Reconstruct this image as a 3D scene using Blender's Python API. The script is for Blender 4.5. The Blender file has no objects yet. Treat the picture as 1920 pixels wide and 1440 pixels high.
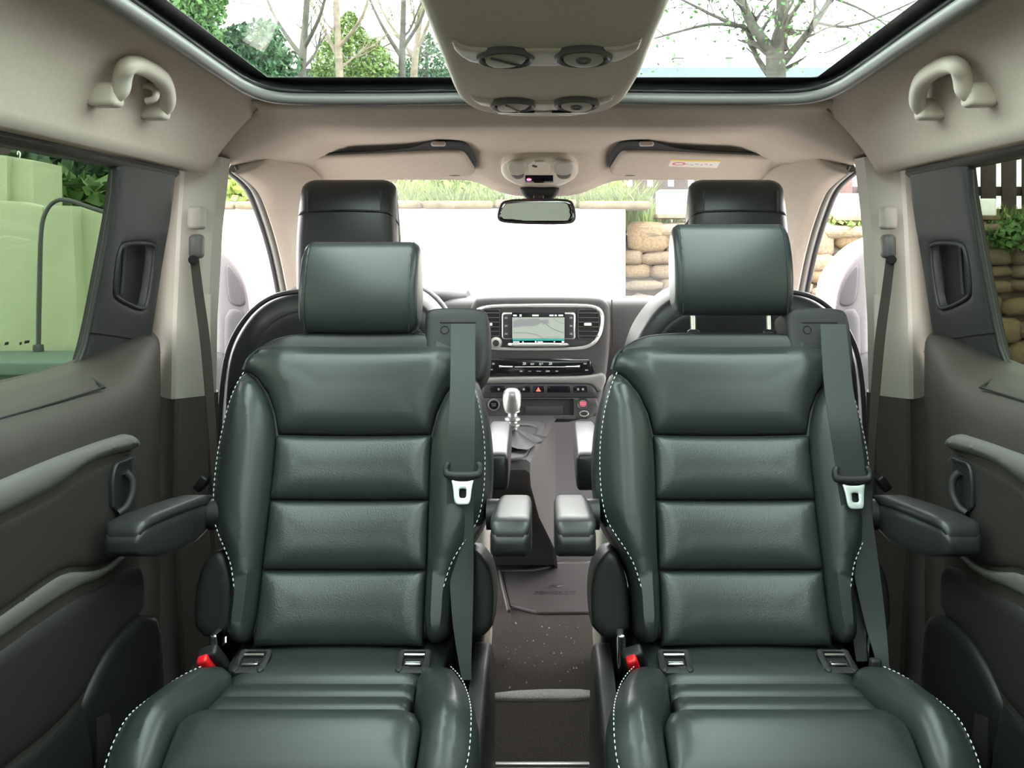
import bpy, bmesh, math, random
import numpy as np
from mathutils import Vector, Matrix
from mathutils.geometry import delaunay_2d_cdt

S = bpy.context.scene
COL = S.collection
random.seed(7)

# ------------------------------------------------------------------ camera, world, exposure
F, CX, CY, CZ = 1700.0, 1017.0, 470.0, 1.15      # focal length in pixels, axis of the van, horizon, eye height
cam = bpy.data.cameras.new('camera')
cam.sensor_width = 36.0
cam.lens = 36.0 * F / 1920.0
cam.shift_x = -(CX - 960.0) / 1920.0
cam.shift_y = -(720.0 - CY) / 1920.0
cam.clip_start = 0.02
cam.clip_end = 300
camo = bpy.data.objects.new('camera', cam)
camo.location = (0, 0, CZ)
camo.rotation_euler = (math.pi / 2, 0, 0)
COL.objects.link(camo)
S.camera = camo

wd = bpy.data.worlds.new('overcast_sky')
S.world = wd
wd.use_nodes = True
wd.node_tree.nodes['Background'].inputs[0].default_value = (1.0, 0.985, 0.965, 1)
wd.node_tree.nodes['Background'].inputs[1].default_value = 1.0
S.view_settings.view_transform = 'Standard'
S.view_settings.look = 'None'
S.view_settings.gamma = 1
S.view_settings.exposure = 4.12
try:
    S.view_settings.use_curve_mapping = False
except Exception:
    pass
S.cycles.max_bounces = 10
S.cycles.diffuse_bounces = 4
S.cycles.use_adaptive_sampling = True
S.cycles.adaptive_threshold = 0.02
S.cycles.glossy_bounces = 4
S.cycles.transparent_max_bounces = 16
S.cycles.sample_clamp_indirect = 8
S.cycles.use_denoising = True
S.cycles.caustics_reflective = False
S.cycles.caustics_refractive = False


# ------------------------------------------------------------------ materials
MATS = {}


def mat(name, col, rough=0.5, metal=0.0, bump=0.0, bscale=400.0, var=0.0, vscale=6.0, spec=0.5, emit=None, estr=0.0, coat=0.0, btype='NOISE'):
    m = bpy.data.materials.new(name)
    m.use_nodes = True
    nt = m.node_tree
    b = nt.nodes['Principled BSDF']
    b.inputs['Base Color'].default_value = (*col, 1)
    b.inputs['Roughness'].default_value = rough
    b.inputs['Metallic'].default_value = metal
    b.inputs['Specular IOR Level'].default_value = spec
    b.inputs['Coat Weight'].default_value = coat
    if emit:
        b.inputs['Emission Color'].default_value = (*emit, 1)
        b.inputs['Emission Strength'].default_value = estr
    tc = nt.nodes.new('ShaderNodeTexCoord')
    if var:
        n = nt.nodes.new('ShaderNodeTexNoise')
        n.inputs['Scale'].default_value = vscale
        n.inputs['Detail'].default_value = 6
        nt.links.new(tc.outputs['Object'], n.inputs['Vector'])
        r = nt.nodes.new('ShaderNodeMapRange')
        r.inputs['From Min'].default_value = 0.3
        r.inputs['From Max'].default_value = 0.7
        r.inputs['To Min'].default_value = 1 - var
        r.inputs['To Max'].default_value = 1 + var
        nt.links.new(n.outputs['Fac'], r.inputs['Value'])
        mx = nt.nodes.new('ShaderNodeMix')
        mx.data_type = 'RGBA'
        mx.blend_type = 'MULTIPLY'
        mx.inputs['Factor'].default_value = 1
        mx.inputs['A'].default_value = (*col, 1)
        nt.links.new(r.outputs['Result'], mx.inputs['B'])
        nt.links.new(mx.outputs['Result'], b.inputs['Base Color'])
    if bump:
        if btype == 'NOISE':
            n = nt.nodes.new('ShaderNodeTexNoise')
            n.inputs['Detail'].default_value = 3
            out = n.outputs['Fac']
        else:
            n = nt.nodes.new('ShaderNodeTexVoronoi')
            out = n.outputs['Distance']
        n.inputs['Scale'].default_value = bscale
        nt.links.new(tc.outputs['Object'], n.inputs['Vector'])
        bp = nt.nodes.new('ShaderNodeBump')
        bp.inputs['Strength'].default_value = bump
        bp.inputs['Distance'].default_value = 0.002
        nt.links.new(out, bp.inputs['Height'])
        nt.links.new(bp.outputs['Normal'], b.inputs['Normal'])
    MATS[name] = m
    return m


def glass(name, tint, ior=1.45, rough=0.0, gain=1.0):
    m = bpy.data.materials.new(name)
    m.use_nodes = True
    nt = m.node_tree
    for n in list(nt.nodes):
        nt.nodes.remove(n)
    o = nt.nodes.new('ShaderNodeOutputMaterial')
    t = nt.nodes.new('ShaderNodeBsdfTransparent')
    t.inputs['Color'].default_value = (*tint, 1)
    g = nt.nodes.new('ShaderNodeBsdfGlossy')
    g.inputs['Roughness'].default_value = rough
    lw = nt.nodes.new('ShaderNodeLayerWeight')
    lw.inputs['Blend'].default_value = 0.5
    pw = nt.nodes.new('ShaderNodeMath')
    pw.operation = 'POWER'
    pw.inputs[1].default_value = 5.0
    f = nt.nodes.new('ShaderNodeMath')
    f.operation = 'MULTIPLY_ADD'
    f.inputs[1].default_value = 0.5 * gain
    f.inputs[2].default_value = 0.025
    nt.links.new(lw.outputs['Facing'], pw.inputs[0])
    nt.links.new(pw.outputs[0], f.inputs[0])
    x = nt.nodes.new('ShaderNodeMixShader')
    nt.links.new(f.outputs[0], x.inputs['Fac'])
    nt.links.new(t.outputs[0], x.inputs[1])
    nt.links.new(g.outputs[0], x.inputs[2])
    nt.links.new(x.outputs[0], o.inputs['Surface'])
    MATS[name] = m
    return m


mat('leather', (0.025, 0.032, 0.033), 0.35, bump=0.04, bscale=700, btype='VORONOI')
mat('leather_perforated', (0.027, 0.035, 0.036), 0.36, bump=0.10, bscale=420, btype='VORONOI')
mat('leather_back', (0.020, 0.022, 0.024), 0.38, bump=0.04, bscale=700, btype='VORONOI')
mat('stitch', (0.62, 0.68, 0.66), 0.6)
mat('plastic_black', (0.013, 0.014, 0.015), 0.45, bump=0.12, bscale=900)
mat('plastic_dark', (0.016, 0.017, 0.019), 0.55, bump=0.2, bscale=900)
mat('plastic_door', (0.036, 0.031, 0.026), 0.6, bump=0.25, bscale=800)
mat('plastic_grey', (0.10, 0.098, 0.092), 0.5, bump=0.1, bscale=900)
mat('plastic_dash', (0.022, 0.020, 0.0205), 0.6, bump=0.2, bscale=900)
mat('plastic_dash_dark', (0.014, 0.0145, 0.017), 0.5, bump=0.12, bscale=900)
mat('plastic_cream', (0.36, 0.335, 0.29), 0.55, bump=0.08, bscale=900)
mat('plastic_handle', (0.58, 0.52, 0.45), 0.45)
mat('headliner_brightened', (0.80, 0.71, 0.62), 0.95, bump=0.15, bscale=1200, var=0.04, vscale=90, spec=0.1)  # headliner fabric, colour lightened to make up for bounce light missing under the console
mat('vent_cream', (0.82, 0.72, 0.62), 0.5)
mat('knob_satin', (0.30, 0.30, 0.30), 0.36, metal=0.8)
mat('plastic_fascia', (0.030, 0.0285, 0.029), 0.45)
mat('mesh_black', (0.010, 0.011, 0.012), 0.6)
mat('headliner', (0.56, 0.485, 0.425), 0.95, bump=0.15, bscale=1200, var=0.04, vscale=90, spec=0.1)
mat('roof_lip', (0.13, 0.13, 0.125), 0.45)
mat('rubber', (0.008, 0.009, 0.009), 0.5)
mat('recess', (0.0075, 0.0095, 0.010), 0.7)
mat('webbing', (0.030, 0.037, 0.038), 0.62, bump=0.25, bscale=1500)
mat('webbing_front', (0.035, 0.028, 0.024), 0.7, bump=0.25, bscale=1500)
mat('chrome', (0.80, 0.82, 0.82), 0.16, metal=1)
mat('steel_tongue', (0.78, 0.86, 0.86), 0.35, metal=0.6)
mat('silver', (0.46, 0.45, 0.44), 0.35, metal=0.7)
mat('red_plastic', (0.75, 0.012, 0.02), 0.35)
mat('black_gloss', (0.006, 0.006, 0.008), 0.12)
mat('black_void', (0.004, 0.004, 0.005), 0.8)
mat('carpet', (0.040, 0.035, 0.032), 0.97, bump=0.9, bscale=700, var=0.45, vscale=260, spec=0.05)
mat('carpet_edge_lit', (0.26, 0.25, 0.245), 0.9, bump=0.8, bscale=500, var=0.2, vscale=200)  # paler than the carpet: light from the front is put into this colour
mat('mat_rubber', (0.030, 0.027, 0.027), 0.6, bump=0.15, bscale=700)
mat('mirror_glass', (0.22, 0.22, 0.22), 0.03, metal=1)
mat('white_paint', (0.85, 0.85, 0.84), 0.25, coat=0.5)
mat('grey_door', (0.040, 0.038, 0.043), 0.6, bump=0.1, bscale=800)
mat('grey_post', (0.10, 0.095, 0.10), 0.5)
mat('door_card', (0.021, 0.0185, 0.0165), 0.6, bump=0.25, bscale=800)
mat('door_low', (0.018, 0.0155, 0.0185), 0.6, bump=0.2, bscale=800)
glass('glass_roof', (0.645, 0.715, 0.69), gain=0.6)
glass('glass_dark', (0.29, 0.315, 0.275), gain=0.25)
glass('glass_clear', (0.97, 0.985, 0.98))

# ------------------------------------------------------------------ geometry helpers
MIRROR = False


def W(px, py, d):
    return Vector(((px - CX) * d / F, d, CZ - (py - CY) * d / F))


def XW(px, py, x):
    return W(px, py, F * x / (px - CX))


def ZW(px, py, z):
    return W(px, py, F * (CZ - z) / (py - CY))


class Frame:
    """local plane: u, v in the plane, w towards the viewer"""

    def __init__(s, o, u, v):
        s.o = Vector(o)
        s.u = Vector(u).normalized()
        v = Vector(v)
        s.v = (v - v.dot(s.u) * s.u).normalized()
        s.w = s.u.cross(s.v)

    def to(s, a, b, c=0.0):
        return s.o + s.u * a + s.v * b + s.w * c

    def uv(s, p):
        q = Vector(p) - s.o
        return (q.dot(s.u), q.dot(s.v))

    def hit(s, px, py):
        c = Vector((0, 0, CZ))
        r = Vector(((px - CX) / F, 1, -(py - CY) / F))
        t = (s.o - c).dot(s.w) / r.dot(s.w)
        return c + r * t

    def px(s, pts):
        return [s.uv(s.hit(a, b)) for a, b in pts]


def facing(d, z=1.0):
    return Frame((0, d, z), (1, 0, 0), (0, 0, 1))


def link(o, parent=None):
    COL.objects.link(o)
    if parent is not None:
        o.parent = parent
        o.matrix_parent_inverse = Matrix.Translation(-parent.location) if parent.type == 'EMPTY' else Matrix()
    return o


def new_obj(name, verts, faces, m, parent=None, ang=40, kind=None):
    vs = [tuple(v) for v in verts]
    fs = [tuple(f) for f in faces]
    if MIRROR:
        vs = [(-x, y, z) for x, y, z in vs]
        fs = [tuple(reversed(f)) for f in fs]
    me = bpy.data.meshes.new(name)
    me.from_pydata(vs, [], fs)
    me.update()
    if m:
        me.materials.append(MATS[m])
    if ang:
        me.shade_smooth()
        if ang < 180:
            me.set_sharp_from_angle(angle=math.radians(ang))
    o = bpy.data.objects.new(name, me)
    if kind:
        o['kind'] = kind
    return link(o, parent)


def thing(name, label, cat, loc=(0, 0, 0), group=None, kind=None):
    loc = Vector(loc)
    if MIRROR:
        loc.x = -loc.x
    o = bpy.data.objects.new(name, None)
    o.empty_display_size = 0.05
    o.location = loc
    COL.objects.link(o)
    return tag(o, label, cat, group, kind)


def tag(o, label, cat=None, group=None, kind=None):
    o['label'] = label
    if cat:
        o['category'] = cat
    if group:
        o['group'] = group
    if kind:
        o['kind'] = kind
    return o


def copy_tree(o, shift=None, parent=None):
    c = o.copy()
    COL.objects.link(c)
    if parent is not None:
        c.parent = parent
        c.matrix_parent_inverse = o.matrix_parent_inverse.copy()
    if shift is not None:
        c.location = c.location + Vector(shift)
    for ch in list(o.children):
        copy_tree(ch, None, c)
    return c


def area2(p):
    return sum(p[i][0] * p[(i + 1) % len(p)][1] - p[(i + 1) % len(p)][0] * p[i][1] for i in range(len(p)))


def chaikin(p, n=2, closed=True):
    for _ in range(n):
        q = []
        m = len(p)
        rng = range(m) if closed else range(m - 1)
        if not closed:
            q.append(p[0])
        for i in rng:
            a, b = Vector(p[i]), Vector(p[(i + 1) % m])
            q += [a * 0.75 + b * 0.25, a * 0.25 + b * 0.75]
        if not closed:
            q.append(p[-1])
        p = q
    return [Vector(x) for x in p]


def resample(p, res, closed=True):
    p = [Vector(x) for x in p]
    if closed:
        p = p + [p[0]]
    L = [0]
    for i in range(1, len(p)):
        L.append(L[-1] + (p[i] - p[i - 1]).length)
    n = max(3 if closed else 1, int(round(L[-1] / res)))
    out = []
    j = 0
    for k in range(n + (0 if closed else 1)):
        t = L[-1] * k / n
        while j < len(L) - 2 and L[j + 1] < t:
            j += 1
        s = (t - L[j]) / max(1e-9, L[j + 1] - L[j])
        out.append(p[j].lerp(p[j + 1], min(1, s)))
    return out


def catmull(p, n=6, closed=False):
    p = [Vector(x) for x in p]
    out = []
    m = len(p)
    rng = range(m if closed else m - 1)
    for i in rng:
        a = p[(i - 1) % m] if closed or i > 0 else p[0]
        b, c = p[i], p[(i + 1) % m]
        d = p[(i + 2) % m] if closed or i + 2 < m else p[-1]
        for k in range(n):
            t = k / n
            out.append(0.5 * ((2 * b) + (c - a) * t + (2 * a - 5 * b + 4 * c - d) * t * t + (3 * b - a - 3 * c + d) * t ** 3))
    if not closed:
        out.append(p[-1])
    return out


def bdist(q, poly):
    P = np.array([[a[0], a[1]] for a in poly])
    Q = np.roll(P, -1, 0)
    q = np.array(q)
    e = Q - P
    l2 = (e ** 2).sum(1) + 1e-12
    t = ((q[:, None, :] - P[None]) * e[None]).sum(2) / l2[None]
    t = np.clip(t, 0, 1)
    c = P[None] + t[:, :, None] * e[None]
    return np.sqrt(((q[:, None, :] - c) ** 2).sum(2)).min(1)


def inside(q, poly):
    x, y = q[:, 0], q[:, 1]
    r = np.zeros(len(q), bool)
    n = len(poly)
    for i in range(n):
        x0, y0 = poly[i][0], poly[i][1]
        x1, y1 = poly[(i + 1) % n][0], poly[(i + 1) % n][1]
        c = (y0 > y) != (y1 > y)
        with np.errstate(divide='ignore', invalid='ignore'):
            xi = (x1 - x0) * (y - y0) / (y1 - y0 + 1e-15) + x0
        r ^= c & (x < xi)
    return r


def densify(p, res):
    out = []
    for i in range(len(p)):
        a, b = Vector(p[i]), Vector(p[(i + 1) % len(p)])
        k = max(1, int((b - a).length / res))
        out += [a.lerp(b, j / k) for j in range(k)]
    return out


def pillow(name, poly, fr, m, parent=None, h=0.012, r=0.03, depth=0.02, res=0.012, n=2, base=None, ang=50, hole=None, kind=None, crisp=False):
    """a puffed panel: outline poly (u, v) in frame fr, rounded rim of radius r and height h, body of given depth"""
    p = chaikin([(a[0], a[1]) for a in poly], n) if n else [Vector((a[0], a[1])) for a in poly]
    if area2(p) < 0:
        p = p[::-1]
    p = resample(p, res) if n else (densify(p, res) if crisp else p)
    hp = []
    if hole:
        hp = chaikin([(a[0], a[1]) for a in hole], n) if n else [Vector(a) for a in hole]
        if area2(hp) > 0:
            hp = hp[::-1]
        hp = resample(hp, res) if n else hp
    bnd = [(a.x, a.y) for a in p]
    hb = [(a.x, a.y) for a in hp]
    N, M = len(bnd), len(hb)
    pts = []
    if h > 0:
        for loop in (p, hp):
            k = len(loop)
            for off in (0.08 * r, 0.28 * r, 0.6 * r):
                for i in range(0, k):
                    t = loop[(i + 1) % k] - loop[i - 1]
                    if t.length < 1e-9:
                        continue
                    nn = Vector((-t.y, t.x)).normalized()
                    pts.append((loop[i].x + nn.x * off, loop[i].y + nn.y * off, 0.9 * off))
        xs = [a[0] for a in bnd]
        ys = [a[1] for a in bnd]
        y = min(ys)
        k = 0
        while y < max(ys):
            x = min(xs) + (res / 2 if k % 2 else 0)
            while x < max(xs):
                pts.append((x, y, max(0.62 * r, 0.5 * res)))
                x += res
            y += res * 0.87
            k += 1
    elif base:
        xs = [a[0] for a in bnd]
        ys = [a[1] for a in bnd]
        y = min(ys)
        while y < max(ys):
            x = min(xs)
            while x < max(xs):
                pts.append((x, y, 0.45 * res))
                x += res
            y += res
    if pts:
        q = np.array([(a[0], a[1]) for a in pts])
        mn = np.array([a[2] for a in pts])
        D = bdist(q, bnd)
        ok = inside(q, bnd)
        if M:
            D2 = bdist(q, hb)
            ok &= ~inside(q, hb)
            D = np.minimum(D, D2)
        ok &= D >= mn
        q = q[ok]
    else:
        q = np.zeros((0, 2))
    allv = [Vector(a) for a in bnd] + [Vector(a) for a in hb] + [Vector((a[0], a[1])) for a in q]
    edges = [(i, (i + 1) % N) for i in range(N)] + [(N + i, N + (i + 1) % M) for i in range(M)]
    vo, eo, fo, ov, oe, of = delaunay_2d_cdt(allv, edges, [], 1, 1e-7)
    vo = [Vector((a[0], a[1])) for a in vo]
    if M:
        cen = np.array([[(vo[f[0]].x + vo[f[1]].x + vo[f[2]].x) / 3, (vo[f[0]].y + vo[f[1]].y + vo[f[2]].y) / 3] for f in fo])
        ins = inside(cen, hb)
        fo = [f for f, k in zip(fo, ins) if not k]
    q = np.array([(a.x, a.y) for a in vo])
    D = bdist(q, bnd)
    if M:
        D = np.minimum(D, bdist(q, hb))
    V = []
    tt_ = np.clip(D / r, 0, 1) if r > 0 else np.ones(len(D))
    H = h * np.sqrt(np.clip(1 - (1 - tt_) ** 2, 0, None))
    if h > 0 and r >= 0.028 and len(fo) > 200:          # soften the creases where two rims meet
        acc, tot = H.copy(), np.ones(len(H))
        for rho, cntk in ((0.4, 6), (0.75, 10)):
            for k in range(cntk):
                an = 2 * math.pi * (k + 0.5 * (rho > 0.5)) / cntk
                q2 = q + np.stack([np.cos(an) * D, np.sin(an) * D], 1) * rho
                d2 = bdist(q2, bnd)
                if M:
                    d2 = np.minimum(d2, bdist(q2, hb))
                t2 = np.clip(d2 / r, 0, 1)
                acc += h * np.sqrt(np.clip(1 - (1 - t2) ** 2, 0, None))
                tot += 1
        H = acc / tot
    for a, w in zip(vo, H):
        w = float(w)
        if base:
            w += base(a.x, a.y)
        V.append(fr.to(a.x, a.y, w))
    Fc = [tuple(f) for f in fo]
    top = len(V)
    if depth > 0:
        for a in vo:
            V.append(fr.to(a.x, a.y, (base(a.x, a.y) if base else 0) - depth))
        # boundary edges
        ec = {}
        for f in Fc:
            for i in range(len(f)):
                ec[(f[i], f[(i + 1) % len(f)])] = 1
        bf = []
        for (a, b) in ec:
            if (b, a) not in ec:
                bf.append((a, a + top, b + top, b))
        back = [tuple(i + top for i in reversed(f)) for f in Fc]
        Fc = Fc + bf + back
    return new_obj(name, V, Fc, m, parent, ang, kind)


def plate(name, poly, fr, m, parent=None, depth=0.01, n=1, res=0.02, base=None, hole=None, ang=40, h=0.002, r=0.004, kind=None):
    return pillow(name, poly, fr, m, parent, h, r, depth, res, n, base, ang, hole, kind)


def tube(name, path, rad, m, parent=None, sides=8, closed=False, flat=1.0, up=None, ang=60, kind=None):
    path = [Vector(p) for p in path]
    n = len(path)
    V, Fc = [], []
    prev = None
    for i, p in enumerate(path):
        a = path[i - 1] if (closed or i > 0) else path[i]
        b = path[(i + 1) % n] if (closed or i < n - 1) else path[i]
        t = (b - a).normalized()
        if up is not None:
            nrm = (Vector(up) - Vector(up).dot(t) * t).normalized()
        elif prev is None:
            nrm = t.orthogonal().normalized()
        else:
            nrm = (prev - prev.dot(t) * t).normalized()
        prev = nrm
        bi = t.cross(nrm)
        rr = rad[i] if isinstance(rad, (list, tuple)) else rad
        for k in range(sides):
            an = 2 * math.pi * k / sides
            V.append(p + nrm * math.cos(an) * rr + bi * math.sin(an) * rr * flat)
    m_ = n if closed else n - 1
    for i in range(m_):
        for k in range(sides):
            a = i * sides + k
            b = i * sides + (k + 1) % sides
            c = ((i + 1) % n) * sides + (k + 1) % sides
            d = ((i + 1) % n) * sides + k
            Fc.append((a, b, c, d))
    if not closed:
        Fc.append(tuple(range(sides - 1, -1, -1)))
        Fc.append(tuple(range((n - 1) * sides, n * sides)))
    return new_obj(name, V, Fc, m, parent, ang, kind)


def ribbon(name, L, R, m, parent=None, thick=0.0025, n=8, smooth=True):
    L = catmull(L, n) if smooth else [Vector(x) for x in L]
    R = catmull(R, n) if smooth else [Vector(x) for x in R]
    V, Fc = [], []
    k = len(L)
    for i in range(k):
        t = (L[min(i + 1, k - 1)] - L[max(i - 1, 0)]).normalized()
        nn = (R[i] - L[i]).cross(t).normalized() * thick
        V += [L[i] + nn, R[i] + nn, R[i], L[i]]
    for i in range(k - 1):
        a, b = i * 4, i * 4 + 4
        for j in range(4):
            Fc.append((a + j, a + (j + 1) % 4, b + (j + 1) % 4, b + j))
    Fc += [(3, 2, 1, 0), tuple(range((k - 1) * 4, k * 4))]
    return new_obj(name, V, Fc, m, parent, 30)


def grid(name, rows, m, parent=None, solid=0.0, ang=60, flip=False, kind=None):
    k = len(rows[0])
    V = [p for r in rows for p in r]
    Fc = []
    for i in range(len(rows) - 1):
        for j in range(k - 1):
            f = (i * k + j, i * k + j + 1, (i + 1) * k + j + 1, (i + 1) * k + j)
            Fc.append(tuple(reversed(f)) if flip else f)
    o = new_obj(name, V, Fc, m, parent, ang, kind)
    if solid:
        md = o.modifiers.new('thickness', 'SOLIDIFY')
        md.thickness = solid
        md.offset = -1
    return o


def rbox(name, c, s, bev, m, parent=None, rot=None, segs=3, taper=None, ang=50):
    bm = bmesh.new()
    bmesh.ops.create_cube(bm, size=1)
    for v in bm.verts:
        v.co = Vector((v.co.x * s[0], v.co.y * s[1], v.co.z * s[2]))
        if taper:
            v.co = Vector(taper(v.co))
    if bev:
        bmesh.ops.bevel(bm, geom=list(bm.edges), offset=bev, segments=segs, profile=0.5, affect='EDGES', clamp_overlap=True)
    if rot:
        bmesh.ops.rotate(bm, verts=bm.verts, cent=(0, 0, 0), matrix=rot)
    V = [v.co + Vector(c) for v in bm.verts]
    bm.verts.index_update()
    Fc = [[v.index for v in f.verts] for f in bm.faces]
    bm.free()
    return new_obj(name, V, Fc, m, parent, ang)


def loft(name, rings, m, parent=None, ang=50, cap=True, flip=False, kind=None):
    k = len(rings[0])
    V = [p for r in rings for p in r]
    Fc = []
    for i in range(len(rings) - 1):
        for j in range(k):
            f = (i * k + j, i * k + (j + 1) % k, (i + 1) * k + (j + 1) % k, (i + 1) * k + j)
            Fc.append(f)
    if cap:
        Fc.append(tuple(reversed(range(k))))
        Fc.append(tuple(range((len(rings) - 1) * k, len(rings) * k)))
    if flip:
        Fc = [tuple(reversed(f)) for f in Fc]
    return new_obj(name, V, Fc, m, parent, ang, kind)


def prism_x(name, prof, xs, m, parent=None, n=2, ang=50, res=None):
    """profile of (y, z) points swept along x; xs = [(x, scale)]"""
    p = chaikin(prof, n) if n else [Vector(a) for a in prof]
    if area2(p) < 0:
        p = p[::-1]
    c = sum(p, Vector((0, 0))) / len(p)
    rings = []
    for x, s in xs:
        rings.append([Vector((x, c.x + (a.x - c.x) * s, c.y + (a.y - c.y) * s)) for a in p])
    return loft(name, rings, m, parent, ang)


def lathe(name, prof, o, axis, m, parent=None, seg=24, ang=40):
    axis = Vector(axis).normalized()
    a = axis.orthogonal().normalized()
    b = axis.cross(a)
    rings = []
    for rr, hh in prof:
        rings.append([Vector(o) + axis * hh + (a * math.cos(2 * math.pi * k / seg) + b * math.sin(2 * math.pi * k / seg)) * max(rr, 1e-5) for k in range(seg)])
    return loft(name, rings, m, parent, ang)


def dashes(name, path, m, parent, dash=0.0055, gap=0.0035, r=0.0011, nrm=None):
    path = resample(path, 0.001, closed=False)
    V, Fc = [], []
    step = int((dash + gap) / 0.001)
    dl = int(dash / 0.001)
    for i in range(0, len(path) - dl, step):
        a, b = path[i], path[i + dl]
        t = (b - a).normalized()
        n1 = t.orthogonal().normalized()
        n2 = t.cross(n1)
        k = len(V)
        for p, s in ((a, 0.5), ((a + b) / 2, 1.0), (b, 0.5)):
            for q in range(4):
                an = math.pi / 2 * q
                V.append(p + (n1 * math.cos(an) + n2 * math.sin(an)) * r * s)
        for s in range(2):
            for q in range(4):
                Fc.append((k + s * 4 + q, k + s * 4 + (q + 1) % 4, k + s * 4 + 4 + (q + 1) % 4, k + s * 4 + 4 + q))
        Fc += [(k + 3, k + 2, k + 1, k), (k + 8, k + 9, k + 10, k + 11)]
    return new_obj(name, V, Fc, m, parent, 60, 'stuff')


def text_mesh(name, body, size, fr, at, m, parent, extrude=0.0006, align='CENTER', sx=1.0):
    cu = bpy.data.curves.new(name, 'FONT')
    cu.body = body
    cu.size = size
    cu.extrude = extrude
    cu.align_x = align
    cu.align_y = 'CENTER'
    cu.resolution_u = 3
    t = bpy.data.objects.new('tmp', cu)
    me = bpy.data.meshes.new_from_object(t)
    V = [fr.to(at[0] + v.co.x * sx, at[1] + v.co.y, v.co.z) for v in me.vertices]
    Fc = [tuple(p.vertices) for p in me.polygons]
    bpy.data.objects.remove(t)
    bpy.data.curves.remove(cu)
    bpy.data.meshes.remove(me)
    return new_obj(name, V, Fc, m, parent, 0)


def ell(cx, cy, rx, ry, n=24, ph=0):
    return [(cx + rx * math.cos(2 * math.pi * k / n + ph), cy + ry * math.sin(2 * math.pi * k / n + ph)) for k in range(n)]


def rect(x0, y0, x1, y1):
    return [(x0, y0), (x1, y0), (x1, y1), (x0, y1)]


def rrect(x0, y0, x1, y1, r, n=5):
    out = []
    for cx, cy, a in ((x1 - r, y1 - r, 0), (x0 + r, y1 - r, 90), (x0 + r, y0 + r, 180), (x1 - r, y0 + r, 270)):
        for k in range(n + 1):
            t = math.radians(a + 90 * k / n)
            out.append((cx + r * math.cos(t), cy + r * math.sin(t)))
    return out
# ------------------------------------------------------------------ the van body (setting)
def zroof(d):
    return min(1.505, 1.462 + 0.04 * (1.85 - d))


def sm(t):
    t = max(0.0, min(1.0, t))
    return t * t * (3 - 2 * t)


# floor
floor = rbox('floor', (0, 1.05, -0.02), (1.78, 4.7, 0.04), 0, 'carpet')
tag(floor, 'dark grey carpeted van floor between the seats', 'floor', kind='structure')
toe = grid('toe_board', [[Vector((x, y, z)) for x in (-0.8, -0.3, 0.3, 0.8)] for y, z in ((3.36, 0.0), (3.45, 0.03), (3.62, 0.16), (3.75, 0.40), (3.78, 0.9))], 'plastic_dash', floor, 0.01)
st = thing('sill_strip', 'pale carpet edge strip lying across the aisle floor, front light put into its colour', 'floor trim', (0, 2.33, 0))
pillow('edge_bar', [(-0.155, 2.312), (0.145, 2.312), (0.145, 2.362), (-0.04, 2.362), (-0.15, 2.335)], Frame((0, 0, 0.004), (1, 0, 0), (0, 1, 0)), 'carpet_edge_lit', st, h=0.008, r=0.012, depth=0.004, n=1)
st2 = thing('floor_rail', 'thin aluminium floor rail at the bottom of the aisle', 'floor trim', (0, 2.03, 0))
rbox('rail_bar', (-0.005, 2.022, 0.004), (0.31, 0.012, 0.008), 0.002, 'silver', st2)
rbox('rail_base', (-0.005, 2.022, 0.001), (0.31, 0.03, 0.004), 0.001, 'plastic_black', st2)

# ceiling: front headliner
rows = []
HD = [(1.845, 1.458), (1.9, 1.452), (1.96, 1.446), (2.0, 1.439), (2.03, 1.435), (2.12, 1.446), (2.25, 1.448), (2.40, 1.446), (2.48, 1.440), (2.56, 1.420), (2.65, 1.395), (2.735, 1.371)]
for d, z in HD:
    xm = 0.745 if d < 2.2 else 0.745 - 0.105 * sm((d - 2.2) / 0.53)
    if d < 2.02:
        xm = 0.592 + 0.145 * sm((d - 1.93) / 0.09)
    row = []
    for k in range(49):
        a = -1 + 2 * k / 48
        x = a * xm
        t = sm((abs(x) - 0.50) / (xm - 0.48))
        drop = 0.085 * t * max(0.0, 1 - max(0, d - 2.35) / 0.4) * sm((d - 1.96) / 0.10)
        ctr = 0.05 * math.exp(-(x / 0.17) ** 4) * sm((d - 2.25) / 0.38)
        row.append(Vector((x, d, z - drop - ctr)))
    rows.append(row)
ceiling = grid('ceiling', rows, 'headliner', None, 0.008, ang=180, flip=False)
tag(ceiling, 'beige fabric headliner around the glass roof', 'ceiling', kind='structure')
# rear ceiling strip behind the glass
grid('rear_headliner', [[Vector((x, y, 1.50)) for x in (-0.75, 0, 0.75)] for y in (-1.32, -0.62)], 'headliner', ceiling, 0.01)

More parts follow.
